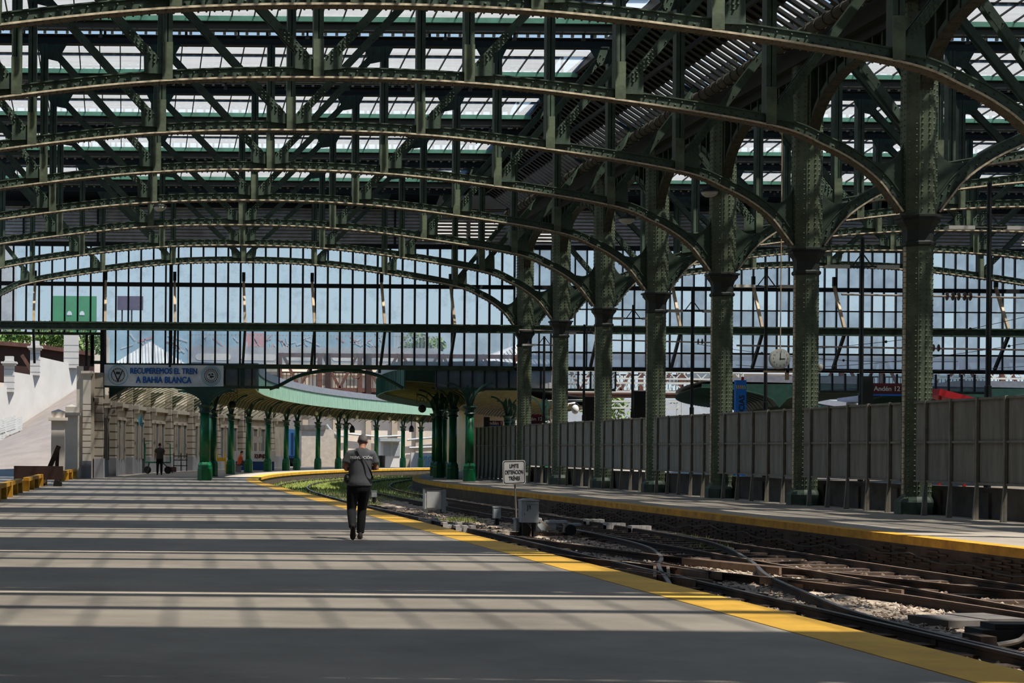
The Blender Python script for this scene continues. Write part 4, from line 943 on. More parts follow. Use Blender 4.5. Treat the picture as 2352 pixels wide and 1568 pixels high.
# ------------------------------------------------------------------ curved platform canopies
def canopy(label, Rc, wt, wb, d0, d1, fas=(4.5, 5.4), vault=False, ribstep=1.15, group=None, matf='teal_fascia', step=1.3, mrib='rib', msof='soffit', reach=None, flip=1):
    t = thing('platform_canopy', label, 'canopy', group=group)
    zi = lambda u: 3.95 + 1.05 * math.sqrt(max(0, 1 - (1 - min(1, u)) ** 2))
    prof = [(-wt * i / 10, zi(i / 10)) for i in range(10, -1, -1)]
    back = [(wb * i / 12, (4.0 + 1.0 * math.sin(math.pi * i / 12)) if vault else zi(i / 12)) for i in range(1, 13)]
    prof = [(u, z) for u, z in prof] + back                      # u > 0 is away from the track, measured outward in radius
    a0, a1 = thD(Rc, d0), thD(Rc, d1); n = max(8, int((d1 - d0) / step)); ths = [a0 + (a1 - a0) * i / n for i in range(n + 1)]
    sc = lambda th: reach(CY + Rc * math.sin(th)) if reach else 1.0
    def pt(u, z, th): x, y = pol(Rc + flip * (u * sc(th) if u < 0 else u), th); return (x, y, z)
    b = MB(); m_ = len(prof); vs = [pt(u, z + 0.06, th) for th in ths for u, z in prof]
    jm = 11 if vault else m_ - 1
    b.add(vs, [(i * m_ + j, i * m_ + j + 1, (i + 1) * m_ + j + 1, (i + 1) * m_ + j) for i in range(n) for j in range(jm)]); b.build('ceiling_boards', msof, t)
    b = MB(); nr = max(6, int((d1 - d0) / ribstep))
    for i in range(nr + 1):
        th = a0 + (a1 - a0) * i / nr; b.tube([pt(u, z, th) for u, z in prof], 0.032, 5)
    b.build('rib', mrib, t)
    b = MB(); e = 0.07; rings = []
    for th in ths: rings.append([pt(-wt - e, fas[0], th), pt(-wt, fas[0], th), pt(-wt, fas[1], th), pt(-wt - e, fas[1], th)])
    b.loft(rings); fo = b.build('fascia', matf, t)
    b = MB(); nb = int((d1 - d0) / 0.3)
    for i in range(nb): th = a0 + (a1 - a0) * i / nb; x, y, _ = pt(-wt - e - 0.012, 0, th); b.obox((x, y, (fas[0] + fas[1]) / 2), 0.03, 0.035, fas[1] - fas[0] - 0.04, -th)
    b.build('batten', matf, fo)
    if vault:
        b = MB(); b.loft([[pt(2.4, fas[1] + 0.3, th), pt(wb, fas[1] + 0.1, th), pt(wb, fas[1] + 0.12, th), pt(2.4, fas[1] + 0.32, th)] for th in ths]); b.build('glass_roof', 'roof_glass', t)
    wr_ = 2.4 if vault else wb
    b = MB(); rings = [[pt(-wt - e - 0.06, fas[1], th), pt(wr_, fas[1] + 0.15, th), pt(wr_ * 0.3, fas[1] + 0.45, th), pt(-wt * 0.5, fas[1] + 0.4, th), pt(-wt - e - 0.06, fas[1] + 0.42, th)] for th in ths]
    b.loft(rings); b.build('roof', 'zinc', t)
    b = MB(); vs = [pt(u, z, a0) for u, z in prof] + [pt(wb, fas[1], a0), pt(-wt, fas[1], a0)]; b.add(vs, [tuple(range(len(vs)))]); b.build('end_panel', 'teal_dark', t); b = MB(); vs = [pt(u, z, a1) for u, z in prof] + [pt(wb, fas[1], a1), pt(-wt, fas[1], a1)]; b.add(vs, [tuple(range(len(vs)))]); b.build('end_panel', 'teal_dark', t)
    return t
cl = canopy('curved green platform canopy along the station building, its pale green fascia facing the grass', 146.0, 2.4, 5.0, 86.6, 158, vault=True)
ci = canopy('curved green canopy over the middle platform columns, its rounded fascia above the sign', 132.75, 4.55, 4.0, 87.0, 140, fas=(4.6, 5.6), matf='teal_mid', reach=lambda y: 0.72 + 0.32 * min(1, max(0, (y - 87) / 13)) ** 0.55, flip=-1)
cr = canopy('dark green ribbed canopy behind the blue help panel', 116.0, 4.0, 4.0, 92, 150, fas=(4.6, 5.2), matf='teal_dark', step=4, mrib='teal_dark', msof='dark_steel')
cr2 = canopy('dark green ribbed canopy behind the hanging clock', 104.0, 4.0, 4.0, 96, 150, fas=(4.7, 5.2), matf='teal_dark', step=4, mrib='teal_dark', msof='dark_steel')
def canopy_column_proto(h=3.35, w_=1.0, low=False):
    t = thing('canopy_column', '', 'column', group='green columns of the station building canopy')
    b = MB(); b.lathe([(0.28 * w_, 0), (0.28 * w_, 0.55), (0.26 * w_, 0.6), (0.26 * w_, 0.72), (0.19 * w_, 0.86)], n=8, rot=0.5); b.build('base', 'emerald', t)
    b = MB(); b.smooth = True; b.lathe([(0.185 * w_, 0.86), (0.17 * w_, 3.2)], n=12); b.build('shaft', 'emerald', t)
    b = MB(); b.lathe([(0.18 * w_, 3.15), (0.25 * w_, 3.2), (0.2 * w_, 3.26), (0.2 * w_, 3.4), (0.3 * w_, 3.5), (0.3 * w_, 3.56)], n=12); b.build('capital', 'teal_dark', t)
    if low:
        for s in (-1, 1):
            b = MB(); pts = [(s * (0.12 + 1.0 * (1 - math.cos(a_))), 3.5 + 0.78 * math.sin(a_)) for a_ in [math.pi / 2 * i / 8 for i in range(9)]]; b.prism(pts + [(s * 1.12, 4.36), (0, 4.36), (0, 3.5)], -0.04, 0.04); b.build('bracket', 'teal_dark', t)
        return t
    for s in (-1, 1):
        pts = [(s * (0.12 + 0.85 * (1 - math.cos(a_))), 0, 3.5 + 1.1 * math.sin(a_)) for a_ in [math.pi / 2 * i / 8 for i in range(9)]]
        b = MB(); b.loft([[(x, -0.04, z), (x, 0.04, z), (x - s * 0.02, 0.04, z + 0.1), (x - s * 0.02, -0.04, z + 0.1)] for x, _, z in pts])
        b.prism([(s * 0.05, 3.5), (s * 0.12, 3.6), (s * 0.3, 4.2), (s * 0.1, 4.6), (s * 0.02, 4.4)], -0.025, 0.025); b.build('bracket', 'teal_dark', t)
        pts = [(0, s * (0.12 + 1.1 * (1 - math.cos(a_))), 3.5 + 0.5 * math.sin(a_)) for a_ in [math.pi / 2 * i / 8 for i in range(9)]]
        b = MB(); b.loft([[(-0.04, y, z), (0.04, y, z), (0.04, y, z + 0.14), (-0.04, y, z + 0.14)] for _, y, z in pts]); b.build('side_bracket', 'teal_dark', t)
    return t
cc = canopy_column_proto(); cnear = canopy_column_proto(low=True)
CL = ['thick front green column under the canopy, nearest of the station building row', 'second nearest green canopy column of the station building row', 'third green canopy column of the station building row, beside the white and red barrier', 'fourth green canopy column with a grey wrapped foot, near the sitting person', 'fifth green canopy column, left of the red EQUIPAJES word', 'sixth green canopy column, right of the red EQUIPAJES word', 'green canopy column in front of the blue locomotive, left one', 'green canopy column at the right end of the blue locomotive', 'green canopy column in front of the rough tan building', 'green canopy column left of the walking man, left of a close pair', 'green canopy column left of the walking man, right of a close pair', 'double green canopy column just right of the walking man', 'slim far green canopy column by the white shed, left one', 'slim far green canopy column by the white graffiti wall, right one']
for i, D in enumerate((80.4, 84.5, 92, 101.5, 108.5, 115, 120.5, 123.5, 129, 134, 135.7, 142.5, 148, 151.5)):
    o = cnear if i == 0 else (dup(cnear) if i == 1 else (cc if i == 2 else dup(cc))); th = thD(146.0, D); x, y = pol(146.0, th)
    if i == 1: x = xat(473, D)
    o.location = (x, y, 0); o.rotation_euler = (0, 0, -th); o['label'] = CL[i]
    if i == 0: o.scale = (1.25, 1.25, 1.0)
for i, (px, D, lb) in enumerate(((1078, 83.7, 'green column of the middle platform canopy, rightmost with a sunlit stripe'), (1040, 89.8, 'green column of the middle platform canopy, second from the right'), (1020, 97.5, 'slim far green column of the middle platform canopy, third from the right'), (1008, 93.8, 'green column of the middle platform canopy, fourth from the right'), (1000, 101.0, 'green column of the middle platform canopy, leftmost'))):
    o = dup(cc); o.location = (xat(px, D), D, 0); o.scale = (1.15, 1.15, 1.03) if i != 2 else (0.9, 0.9, 1.03); o.rotation_euler = (0, 0, -thD(132.75, D)); o['label'] = lb; o['group'] = 'green columns of the middle platform canopy'
for i, (px, D) in enumerate(((1165, 100), (1176, 108), (1250, 100))):
    o = dup(cc); o.location = (xat(px, D), D, 0); o['label'] = ['bright green column top behind the fence, left of a pair', 'bright green column top behind the fence, right of a pair', 'bright green column top behind the fence by the half hidden platform sign'][i]; o['group'] = 'green columns behind the fence'
def ringD(px, R):
    D = 90.0
    for _ in range(400):
        if (CX - R * math.cos(thD(R, D))) / D >= (px - VPX) / FPX: return D
        D += 0.25
    return D
for i, (px, py, D) in enumerate(((727, 948, 118), (757, 955, 122), (790, 955, 125), (820, 956, 128), (895, 960, 132), (918, 965, 136), (958, 960, 139))):
    D = ringD(px, 144.6); c = P(px, py, D); t = thing('pendant_lamp', 'small pendant bulb hanging under the far canopy, %s from the left' % ['first', 'second', 'third', 'fourth', 'fifth', 'sixth', 'last'][i], 'lamp', c, group='pendant bulbs under the far canopy')
    b = MB(); b.ball((0, 0, 0), 0.12, 0.12, 0.17, 8, 6); b.build('bulb', 'lamp_white', t); b = MB(); b.tube([(0, 0, 0.15), (0, 0, 4.98 - c.z)], 0.03, 5); b.build('stem', 'dark_steel', t)
for i, (px, py, D) in enumerate(((533, 906, 92), (969, 915, 93))):
    c = P(px, py, D); t = thing('iron_ornament', ['tan iron ornament frame hanging under the left canopy', 'tan iron ornament frame hanging under the middle platform canopy'][i], 'ornament', c)
    b = MB()
    for s in (-1, 1):
        b.bx(s * 0.28 - 0.02, s * 0.28 + 0.02, -0.02, 0.02, -0.28, 0.36)
        b.beam((s * 0.26, 0, -0.26), (s * 0.08, 0, -0.08), 0.03, 0.03); b.beam((s * 0.26, 0, 0.14), (s * 0.08, 0, -0.02), 0.03, 0.03)
    b.tube([(0.1 * math.cos(a_), 0, -0.05 + 0.1 * math.sin(a_)) for a_ in [2 * math.pi * i_ / 14 for i_ in range(14)]], 0.025, 5, closed=True); b.build('frame', 'rib', t)
    b = MB(); b.ball((0.02, 0, -0.55), 0.22, 0.2, 0.22, 10, 7); b.build('speaker', 'black_steel', t)
# ------------------------------------------------------------------ station building
t = thing('station_building', 'cream station building with banded pilasters under the left canopy', 'building'); RF = 151.5
b = MB(); band(b, RF, RF + 0.6, 84.6, 139, 0, 5.2, 30); b.build('wall', 'stucco_shaded', t)
b = MB(); band(b, RF - 0.08, RF + 0.05, 84.6, 139, 0, 0.95, 30); b.build('plinth', 'stucco_grey', t)
b = MB(); band(b, RF - 0.22, RF + 0.05, 84.6, 139, 3.75, 3.95, 30); b.build('cornice', 'stucco_shaded', t)
PD = [85.2, 91.5, 98, 104, 110.5, 116.5, 123, 129, 135.5]
for D in PD:
    th = thD(RF, D); x, y = pol(RF - 0.18, th); b = MB(); b.obox((x, y, 2.6), 0.45, 0.8, 5.2, -th); po = b.build('pilaster', 'stucco_shaded', t)
    b = MB()
    for q in range(9): b.obox((x, y, 1.1 + q * 0.42), 0.47, 0.82, 0.03, -th)
    b.build('joint', 'groove', po); b = MB(); b.obox((x, y, 0.48), 0.56, 0.92, 0.96, -th); b.build('pedestal', 'stucco_grey', po)
    x, y = pol(RF - 0.5, th); b = MB(); b.obox((x, y, 3.8), 0.5, 0.3, 0.22, -th); b.obox((x + 0.1, y, 3.6), 0.3, 0.25, 0.25, -th); b.build('corbel', 'stucco_shaded', po)
    if D < 88: continue
    pr = [(0.4, 3.95), (0.52, 4.05), (0.7, 4.45), (1.15, 4.75), (1.15, 4.85), (0.4, 4.85)]; b = MB()
    b.loft([[(*pol(RF - u, th + s_), z) for u, z in pr] for s_ in (-0.0003, 0.0003)]); b.build('bracket', 'dark_steel', po)
for a_, c_ in zip(PD, PD[1:]):
    for q in (0.24, 0.5, 0.76):
        D = a_ + (c_ - a_) * q; th = thD(RF, D); x, y = pol(RF - 0.03, th); b = MB(); b.obox((x, y, 1.95), 0.16, 0.75, 2.1, -th); b.build('shutter', 'shutter', t)
        x, y = pol(RF - 0.05, th); b = MB()
        for s in (-0.45, 0.45): xx, yy = pol(RF - 0.06, thD(RF, D + s)); b.obox((xx, yy, 2.0), 0.2, 0.12, 2.3, -th)
        b.obox((x, y, 3.1), 0.3, 1.1, 0.14, -th); b.build('window_surround', 'stucco_shaded', t)
D = 103.0; x0 = xat(312, D); b = MB(); b.bx(x0, xat(333, D), D, D + 0.08, 0, zat(322, 1005, D)); b.build('door', 'door_grey', t)
# gate piers at the near corner
for px0, px1, py, D, lab, cap in ((118, 149, 945, 80, 'white gate pier with a flat cap beside the rusty buffer', True), (150, 178, 934, 83.5, 'white gate pier behind the first one, next to the banded corner', True), (175, 190, 841, 84.2, 'tall plain white pier at the corner of the station building', False)):
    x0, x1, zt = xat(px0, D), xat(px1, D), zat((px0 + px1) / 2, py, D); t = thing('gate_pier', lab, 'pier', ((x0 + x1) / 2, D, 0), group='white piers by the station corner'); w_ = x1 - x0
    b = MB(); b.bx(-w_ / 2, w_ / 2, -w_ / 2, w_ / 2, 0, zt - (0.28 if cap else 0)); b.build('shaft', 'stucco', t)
    if cap: b = MB(); b.bx(-w_ * 0.72, w_ * 0.72, -w_ * 0.72, w_ * 0.72, zt - 0.42, zt - 0.28); b.bx(-w_ * 0.5, w_ * 0.5, -w_ * 0.5, w_ * 0.5, zt - 0.28, zt); b.add([(-w_ * .5, -w_ * .5, zt), (w_ * .5, -w_ * .5, zt), (w_ * .5, w_ * .5, zt), (-w_ * .5, w_ * .5, zt), (0, 0, zt + 0.12)], [(0, 1, 4), (1, 2, 4), (2, 3, 4), (3, 0, 4)]); b.build('cap', 'stucco', t)
D = 84.3; x0, x1 = xat(190, D), xat(208, D); t = thing('corner_pilaster', 'banded white corner pilaster with a moulded head, left end of the station building', 'pilaster', ((x0 + x1) / 2, D, 0)); w_ = x1 - x0; zt = zat(199, 858, D)
b = MB(); b.bx(-w_ / 2, w_ / 2, -0.4, 0.4, 0, zt); b.build('shaft', 'stucco', t)
b = MB()
for q in range(9): z = 1.2 + q * 0.3; b.bx(-w_ / 2 - 0.005, w_ / 2 + 0.005, -0.405, 0.405, z, z + 0.025)
b.build('joint', 'groove', t); b = MB(); b.bx(-w_ / 2 - 0.1, w_ / 2 + 0.12, -0.5, 0.5, zt, zt + 0.12); b.bx(-w_ / 2 - 0.05, w_ / 2 + 0.06, -0.45, 0.45, zt - 0.12, zt); b.build('head', 'stucco', t)
b = MB(); b.bx(-w_ / 2 - 0.05, w_ / 2 + 0.05, -0.45, 0.45, 0, 0.85); b.build('pedestal', 'stucco_grey', t)
# things on the far platform
D = 121; c = P(597, 1049, D); t = thing('luggage_counter', 'white luggage counter with the red word EQUIPAJES', 'counter', (c.x - 0.4, D, 0))
b = MB(); b.bx(-1.4, 1.5, -0.2, 0.2, 0.62, 1.35); b.build('panel', 'white_sign', t); b = MB(); b.bx(-1.3, 1.4, -0.15, 0.2, 0, 0.62); b.build('base', 'loco_dark', t); text('lettering', 'EQUIPAJES', 0.40, (0.4, -0.21, 0.98), 'sign_red', t, sx=0.42, bold=0.03)
for px, D, lab in ((455 + 22, 100, 'red and white folding barrier between two green columns'), (508, 103, 'yellow folding barrier beside the sitting person')):
    c = P(px, 1060, D); t = thing('folding_barrier', lab, 'barrier', (c.x, D, 0)); mt = 'red' if 'red' in lab else 'amber'
    b = MB()
    for x in (-0.3, 0.3): b.beam((x, -0.15, 0), (x * 0.8, 0, 1.2), 0.06, 0.06); b.beam((x, 0.3, 0), (x * 0.8, 0, 1.2), 0.06, 0.06)
    b.build('frame', mt if mt == 'amber' else 'white_sign', t); b = MB(); b.bx(-0.27, 0.27, -0.06, -0.02, 0.75, 0.95); b.build('board', mt, t)
D = 101; c = P(362, 1085, D); t = thing('luggage_cart', 'green luggage cart with tall handles behind the distant man', 'cart', (c.x, D, 0))
b = MB(); b.bx(-0.75, 0.75, -0.3, 0.3, 0.62, 0.7); b.build('deck', 'cart_green', t)
for s in (-1, 1):
    b = MB(); b.tube([(s * 0.75, 0, 0.65), (s * 0.72, 0, 1.75), (s * 0.5, 0, 1.78)], 0.03, 6); b.build('handle', 'cart_green', t)
    b = MB(); b.tube([(s * 0.6, -0.3, 0.22), (s * 0.6, -0.22, 0.22)], 0.22, 14); b.build('wheel', 'black_steel', t)
b = MB(); b.beam((0.3, 0, 0.65), (0.9, 0, 0.05), 0.06, 0.06); b.beam((-0.5, 0, 0.65), (-0.6, 0, 0.2), 0.06, 0.06); b.build('strut', 'cart_green', t)
D = 106; c = P(412, 1080, D); t = thing('hand_truck', 'dark hand trucks parked against the building by the cart', 'hand truck', (c.x, D, 0))
for s in (-0.35, 0.1, 0.45): b = MB(); b.tube([(s, 0, 0.1), (s, 0.05, 1.2)], 0.03, 6); b.build('upright', 'black_steel', t)
for z in (0.4, 0.75, 1.0): b = MB(); b.bx(-0.35, 0.5, 0, 0.05, z, z + 0.05); b.build('crossbar', 'black_steel', t)
b = MB(); b.bx(-0.7, -0.2, -0.4, 0.1, 0.05, 0.35); b.build('sack', 'rust', t)
D = 101; c = P(325, 967, D); t = thing('flag', 'small pale blue flag on a slanted pole on the building wall', 'flag', c)
b = MB(); b.tube([(-0.8, 0.2, -0.75), (0, 0, 0.5)], 0.02, 6); b.build('pole', 'steel_pole', t)
b = MB(); b.add([(-0.02, 0, 0.45), (-0.3, 0.05, 0.0), (-0.1, 0.1, -0.2), (0.08, 0.02, -0.45), (0.06, -0.03, 0.0)], [(0, 1, 2, 4), (2, 3, 4)]); b.build('cloth', 'flag_blue', t)
c = P(592, 1010, 118); b = MB(); b.bx(-0.3, 0.3, -0.15, 0.15, -0.2, 0.25); tag(b.build('wall_box', 'cabinet', None, c), 'white air unit box on the station wall', 'box')
# ------------------------------------------------------------------ rusty buffer, yellow barriers, timbers at left
D = 66.0; t = thing('buffer_stop', 'rusty brown steel buffer beam behind the yellow barrier', 'buffer stop', (xat(89, D), D, 0)); s_ = D / FPX
b = MB(); b.bx(-56 * s_, 56 * s_, -0.2, 0.3, zat(89, 1101, D), zat(89, 1070, D)); b.build('beam', 'rust_dark', t)
for x in (-0.85, 0.75): b = MB(); b.tube([(x, -0.35, 0.05), (x, -0.1, 0.1)], 0.17, 12); b.bx(x - 0.05, x + 0.12, -0.1, 0.1, 0, 0.3); b.build('buffer', 'black_steel', t)
b = MB(); b.beam((0.1, 0.6, 0), (0.75, 0.6, 1.55), 0.18, 0.18); b.beam((0.65, 0.7, 0), (0.7, 0.7, 1.4), 0.14, 0.14); b.build('brace', 'timber', t)
def barrier(pts, label):
    t = thing('yellow_barrier', label, 'barrier', group='low yellow barriers')
    a_, c_ = Vector(pts[0]), Vector(pts[1]); L = (c_ - a_).length; n = max(2, int(L / 2.1))
    b = MB(); b.beam(a_ + Vector((0, 0, 0.4)), c_ + Vector((0, 0, 0.4)), 0.2, 0.12); b.build('beam', 'yellow_face', t)
    for i in range(n + 1):
        p = a_.lerp(c_, i / n); b = MB(); b.obox((p.x, p.y, 0.18), 0.22, 0.4, 0.36); b.build('post', 'yellow_face', t)
barrier([(-3.55, 40, 0), (-3.45, 56, 0)], 'low yellow barrier at the left frame edge, nearest one'); barrier([(-3.35, 58, 0), (-3.2, 68, 0)], 'low yellow barrier in front of the rusty buffer'); barrier([(-2.9, 73, 0), (-2.45, 83, 0)], 'low yellow barrier right of the rusty buffer')
# ------------------------------------------------------------------ ramp and white wall at left
t = thing('ramp', 'pale concrete ramp climbing to the right beyond the pavement', 'ramp', kind='structure')
b = MB(); n = 12; vs = []
f0, f1 = Vector((-9.0, 88, 0)), Vector((-2.6, 88, 0)); g0, g1 = P(-40, 1032, 113), P(190, 884, 126)
for i in range(n + 1):
    for j in range(n + 1):
        u, v = j / n, i / n; p = f0.lerp(f1, u).lerp(g0.lerp(g1, u), v); vs.append(p)
b.add(vs, [(i * (n + 1) + j, i * (n + 1) + j + 1, (i + 1) * (n + 1) + j + 1, (i + 1) * (n + 1) + j) for i in range(n) for j in range(n)]); b.build('surface', 'ramp', t)
t = thing('wall_ramp', 'white wall rising along the ramp', 'wall', kind='structure')
def wp(px, py, u=None):
    u = (px + 40) / 230.0; return P(px, py, 113 + 13 * u)
b = MB(); top = [(-40, 905), (28, 890), (62, 862), (90, 814), (150, 834), (181, 832), (190, 832)]; bot = [(-40, 1034), (28, 990), (62, 968), (90, 950), (150, 911), (181, 890), (190, 884)]
top = [(-40, 905), (30, 888), (62, 862), (86, 858), (100, 812), (150, 836), (190, 838)]; top = [(-40, 902), (24, 888), (70, 862), (96, 815), (146, 838), (182, 840), (190, 840)]
tv = [(-40, 888), (25, 890), (45, 852), (82, 862), (90, 818), (148, 832), (190, 846)]
tv = [(-40, 887), (26, 889), (27, 853), (80, 862), (81, 817), (148, 832), (190, 845)]
bv = [(x, 1005 - (x * 0.646)) for x, _ in tv]
rings = []
for (x, yt), (_, yb) in zip(tv, bv):
    p, q = wp(x, yt), wp(x, yb + 14); rings.append([p, p + Vector((0, 0.5, 0)), q + Vector((0, 0.5, 0)), q])
b.loft(rings); b.build('wall_face', 'white_wall', t)
b = MB(); b.loft([[q, q + Vector((0, -0.7, -0.1)), q + Vector((0, -0.7, -0.4)), q + Vector((0, 0, -0.5))] for q in [wp(x, yb + 2) for x, yb in bv]]); b.build('kerb', 'ramp', t)
for i, (px0, px1, yt, yb, cap) in enumerate(((6, 37, 818, 900, 3), (66, 96, 783, 862, 3), (147, 181, 764, 845, 0))):
    p = wp((px0 + px1) / 2, yt); s_ = p.y / FPX; w_ = (px1 - px0) * s_; zb = wp((px0 + px1) / 2, yb).z - p.z; t2_ = thing('wall_pillar', ['white capped pillar on the ramp wall, leftmost', 'white capped pillar on the ramp wall, middle one', 'broad white pillar on the ramp wall, rightmost'][i], 'pillar', p, group='white pillars on the ramp wall')
    k_ = 0.72 if cap else 1.0
    b = MB(); b.bx(-w_ / 2 * k_, w_ / 2 * k_, -0.35, 0.55, zb, -0.3 if cap else 0); b.build('shaft', 'white_wall', t2_)
    if cap: b = MB(); b.bx(-w_ / 2 * 0.95, w_ / 2 * 0.95, -0.5, 0.7, -0.62, -0.38); b.bx(-w_ / 2 * 1.15, w_ / 2 * 1.15, -0.6, 0.8, -0.5, -0.38); b.bx(-w_ / 2 * 0.62, w_ / 2 * 0.62, -0.3, 0.5, -0.38, 0.0); b.build('cap', 'white_wall', t2_)
    b = MB()
    for q in range(4): z = zb + (-0.7 - zb) * (q + 0.5) / 4; b.bx(-w_ / 2 * k_ - .01, w_ / 2 * k_ + .01, -0.36, 0.56, z, z + 0.035)
    b.build('joint', 'stucco_grey', t2_)
c = P(12, 1000, 111.5); r = random.Random(2)
for i, (dx, dz, a_, lb) in enumerate(((-0.5, -0.35, 0.12, 'white slatted panel in the pile at the left edge, lowest'), (0.15, 0.2, 0.35, 'white slatted panel leaning on the pile at the left edge'), (0.6, 0.05, 0.45, 'small white slatted panel at the right of the pile'))):
    b = MB()
    for q in range(6): b.beam((-0.5, 0.02 * q, q * 0.15), (0.5, 0.02 * q, q * 0.15 + a_ * 0.9), 0.05, 0.125)
    b.beam((-0.3, 0.1, -0.05), (-0.3, 0.2, 0.95), 0.08, 0.08); b.beam((0.3, 0.1, 0.1), (0.3, 0.2, 1.1), 0.08, 0.08); tag(b.build('slatted_panel', 'cabinet', None, (c.x + dx, c.y, c.z + dz)), lb, 'panel', 'pile of slatted panels')
# ------------------------------------------------------------------ bridge and far background
t = thing('lattice_bridge', 'rusty riveted lattice footbridge crossing behind the canopies', 'bridge'); D = 165.0
X0, X1 = xat(640, D), xat(2500, D); zb, zd, zt = zat(800, 906, D), zat(800, 892, D), zat(800, 812, D)
b = MB(); b.bx(X0, X1, D - 0.3, D + 3.5, zb, zd - 0.1); b.build('deck', 'rust', t)
b = MB(); b.bx(X0, X1, D - 0.45, D - 0.25, zd - 0.35, zd + 0.05); b.bx(X0, X1, D - 0.45, D - 0.25, zt - 0.4, zt); b.build('chord', 'rust', t)
x = X0; st_ = 3.85; i = 0; b = MB()
while x < X1 - st_:
    v = MB(); v.bx(x - 0.22, x + 0.22, D - 0.5, D - 0.2, zb - 0.2, zt); v.build('upright', 'rust', t); b.beam((x + 0.2, D - 0.36, zt), (x + st_ / 2, D - 0.36, zd), 0.26, 0.16, up=(0, 1, 0)); b.beam((x + st_ - 0.2, D - 0.36, zt), (x + st_ / 2, D - 0.36, zd), 0.26, 0.16, up=(0, 1, 0)); x += st_
b.build('lattice', 'rust', t)
b = MB(); x = X0
while x < X1: b.bx(x - 0.03, x + 0.03, D + 0.1, D + 0.14, zd, zat(800, 856, D)); x += 0.36
b.bx(X0, X1, D + 0.08, D + 0.16, zat(800, 857, D), zat(800, 854, D)); b.build('railing', 'rust', t)
for px in (751, 844): b = MB(); X = xat(px, D); b.bx(X - 0.26, X + 0.26, D - 0.55, D - 0.1, zat(px, 932 if px < 800 else 908, D), zt); b.build('pier', 'rust_dark', t)
for px in (815, 1395, 1490, 1560, 2280):
    b = MB(); X = xat(px, D); zc_ = zat(px, 858, D); b.tube([(X + 0.45 * math.cos(q), D - 0.5, zc_ + 0.45 * math.sin(q)) for q in [2 * math.pi * j / 16 for j in range(16)]], 0.06, 5, closed=True); b.build('ring', 'rust', t)
D = 210.0
def slab(name, label, cat, px0, px1, py0, py1, D, matn, depth=4.0, group=None, ground=False):
    p, q = P(px0, py1, D), P(px1, py0, D); b = MB(); b.bx(p.x, q.x, D, D + depth, -0.72 if ground else p.z, q.z)
    return tag(b.build(name, matn), label, cat, group)
bw = slab('warehouse', 'long beige warehouse wall far behind the bridge', 'building', 610, 1182, 838, 1075, 215, 'beige', 6, ground=True)
b = MB()
for px in (700, 770, 845, 905, 960, 1015): X = xat(px, 215); b.bx(X - 0.35, X + 0.35, 214.6, 215, 0, 11); b.bx(X + 1.4, X + 2.6, 214.9, 215.02, 7.6, 10.3)
b.build('pilaster', 'beige_dark', bw); b = MB(); b.bx(xat(610, 215), xat(1182, 215), 214.3, 215, 6.2, 6.6); b.bx(xat(610, 215), xat(1182, 215), 214.5, 215, 10.8, 11.2); b.build('ledge', 'beige_dark', bw)
slab('goods_house', 'rough tan plastered house behind the far green columns', 'building', 692, 768, 986, 1075, 185, 'rough_tan', 6, ground=True)
o = slab('roof_eave', 'dark eave board over the rough tan house', 'eave', 690, 748, 976, 987, 184.8, 'plinth_wall', 6)
o = slab('shed', 'small white shed with grey door panels at right of the walking man', 'shed', 874, 921, 1012, 1075, 176, 'white_sign', 3, ground=True)
for px0, px1 in ((881, 899), (902, 919)): p, q = P(px0, 1047, 175.97), P(px1, 1018, 175.97); b = MB(); b.bx(p.x, q.x, 175.93, 176.02, p.z, q.z); b.build('panel', 'cabinet_grey', o)
p, q = P(872, 1013, 175), P(922, 1006, 175); b = MB(); b.bx(p.x, q.x, 174.8, 179, p.z, q.z); b.build('roof', 'cabinet_grey', o)
o = slab('low_wall', 'low white wall with blue looping graffiti beyond the tracks', 'wall', 944, 1070, 1040, 1076, 185, 'white_wall', 0.6, ground=True)
b = MB()
for px in (972, 978, 988, 993):
    X = xat(px, 184.9); zc_ = zat(px, 1060, 184.9); b.tube([(X + 0.28 * math.cos(q), 184.93, zc_ + 0.6 * math.sin(q)) for q in [2 * math.pi * j / 14 for j in range(14)]], 0.04, 4, closed=True)
b.build('graffiti', 'cyan_ink', o)
slab('track_bank', 'low brick edge of a far platform behind the canopy columns', 'wall', 690, 1120, 1056, 1074, 186.5, 'beige_dark', 2, ground=True)
# blue locomotive
D = 168.0; t = thing('locomotive', 'light blue diesel locomotive standing behind the canopy columns', 'locomotive', (xat(666, D), D, -0.5)); s_ = D / FPX
p = lambda py: zat(666, py, D) + 0.5
b = MB(); b.prism([(-20 * s_, p(1050)), (21 * s_, p(1050)), (21 * s_, p(1000)), (12 * s_, p(986)), (-12 * s_, p(984)), (-20 * s_, p(992))], 0, 14); b.build('body', 'loco_blue', t)
b = MB(); b.bx(2 * s_, 8 * s_, -0.03, 0.02, p(1045), p(994)); b.bx(-20.3 * s_, 21.3 * s_, -0.02, 14, p(1052), p(1046)); b.build('stripe', 'loco_dark', t)
b = MB(); b.bx(-14 * s_, -5 * s_, -0.04, 0.02, p(1012), p(998)); b.bx(10 * s_, 18 * s_, -0.04, 0.02, p(1014), p(1000)); b.build('window', 'black_steel', t)
b = MB(); b.bx(-19 * s_, 20 * s_, 0.3, 13, 0.45, p(1052)); b.build('underframe', 'black_steel', t)
for x in (-14, -4, 8, 16):
    b = MB(); b.tube([(x * s_, 0.1, 0.45), (x * s_, 0.35, 0.45)], 0.42, 14); b.build('wheel', 'black_steel', t)
b = MB()
for q in range(4): b.bx(-18 * s_, -10 * s_, -0.3, -0.25, 0.5 + q * 0.35, 0.55 + q * 0.35); b.bx(12 * s_, 19 * s_, -0.3, -0.25, 0.5 + q * 0.35, 0.55 + q * 0.35)
b.build('step', 'white_sign', t)
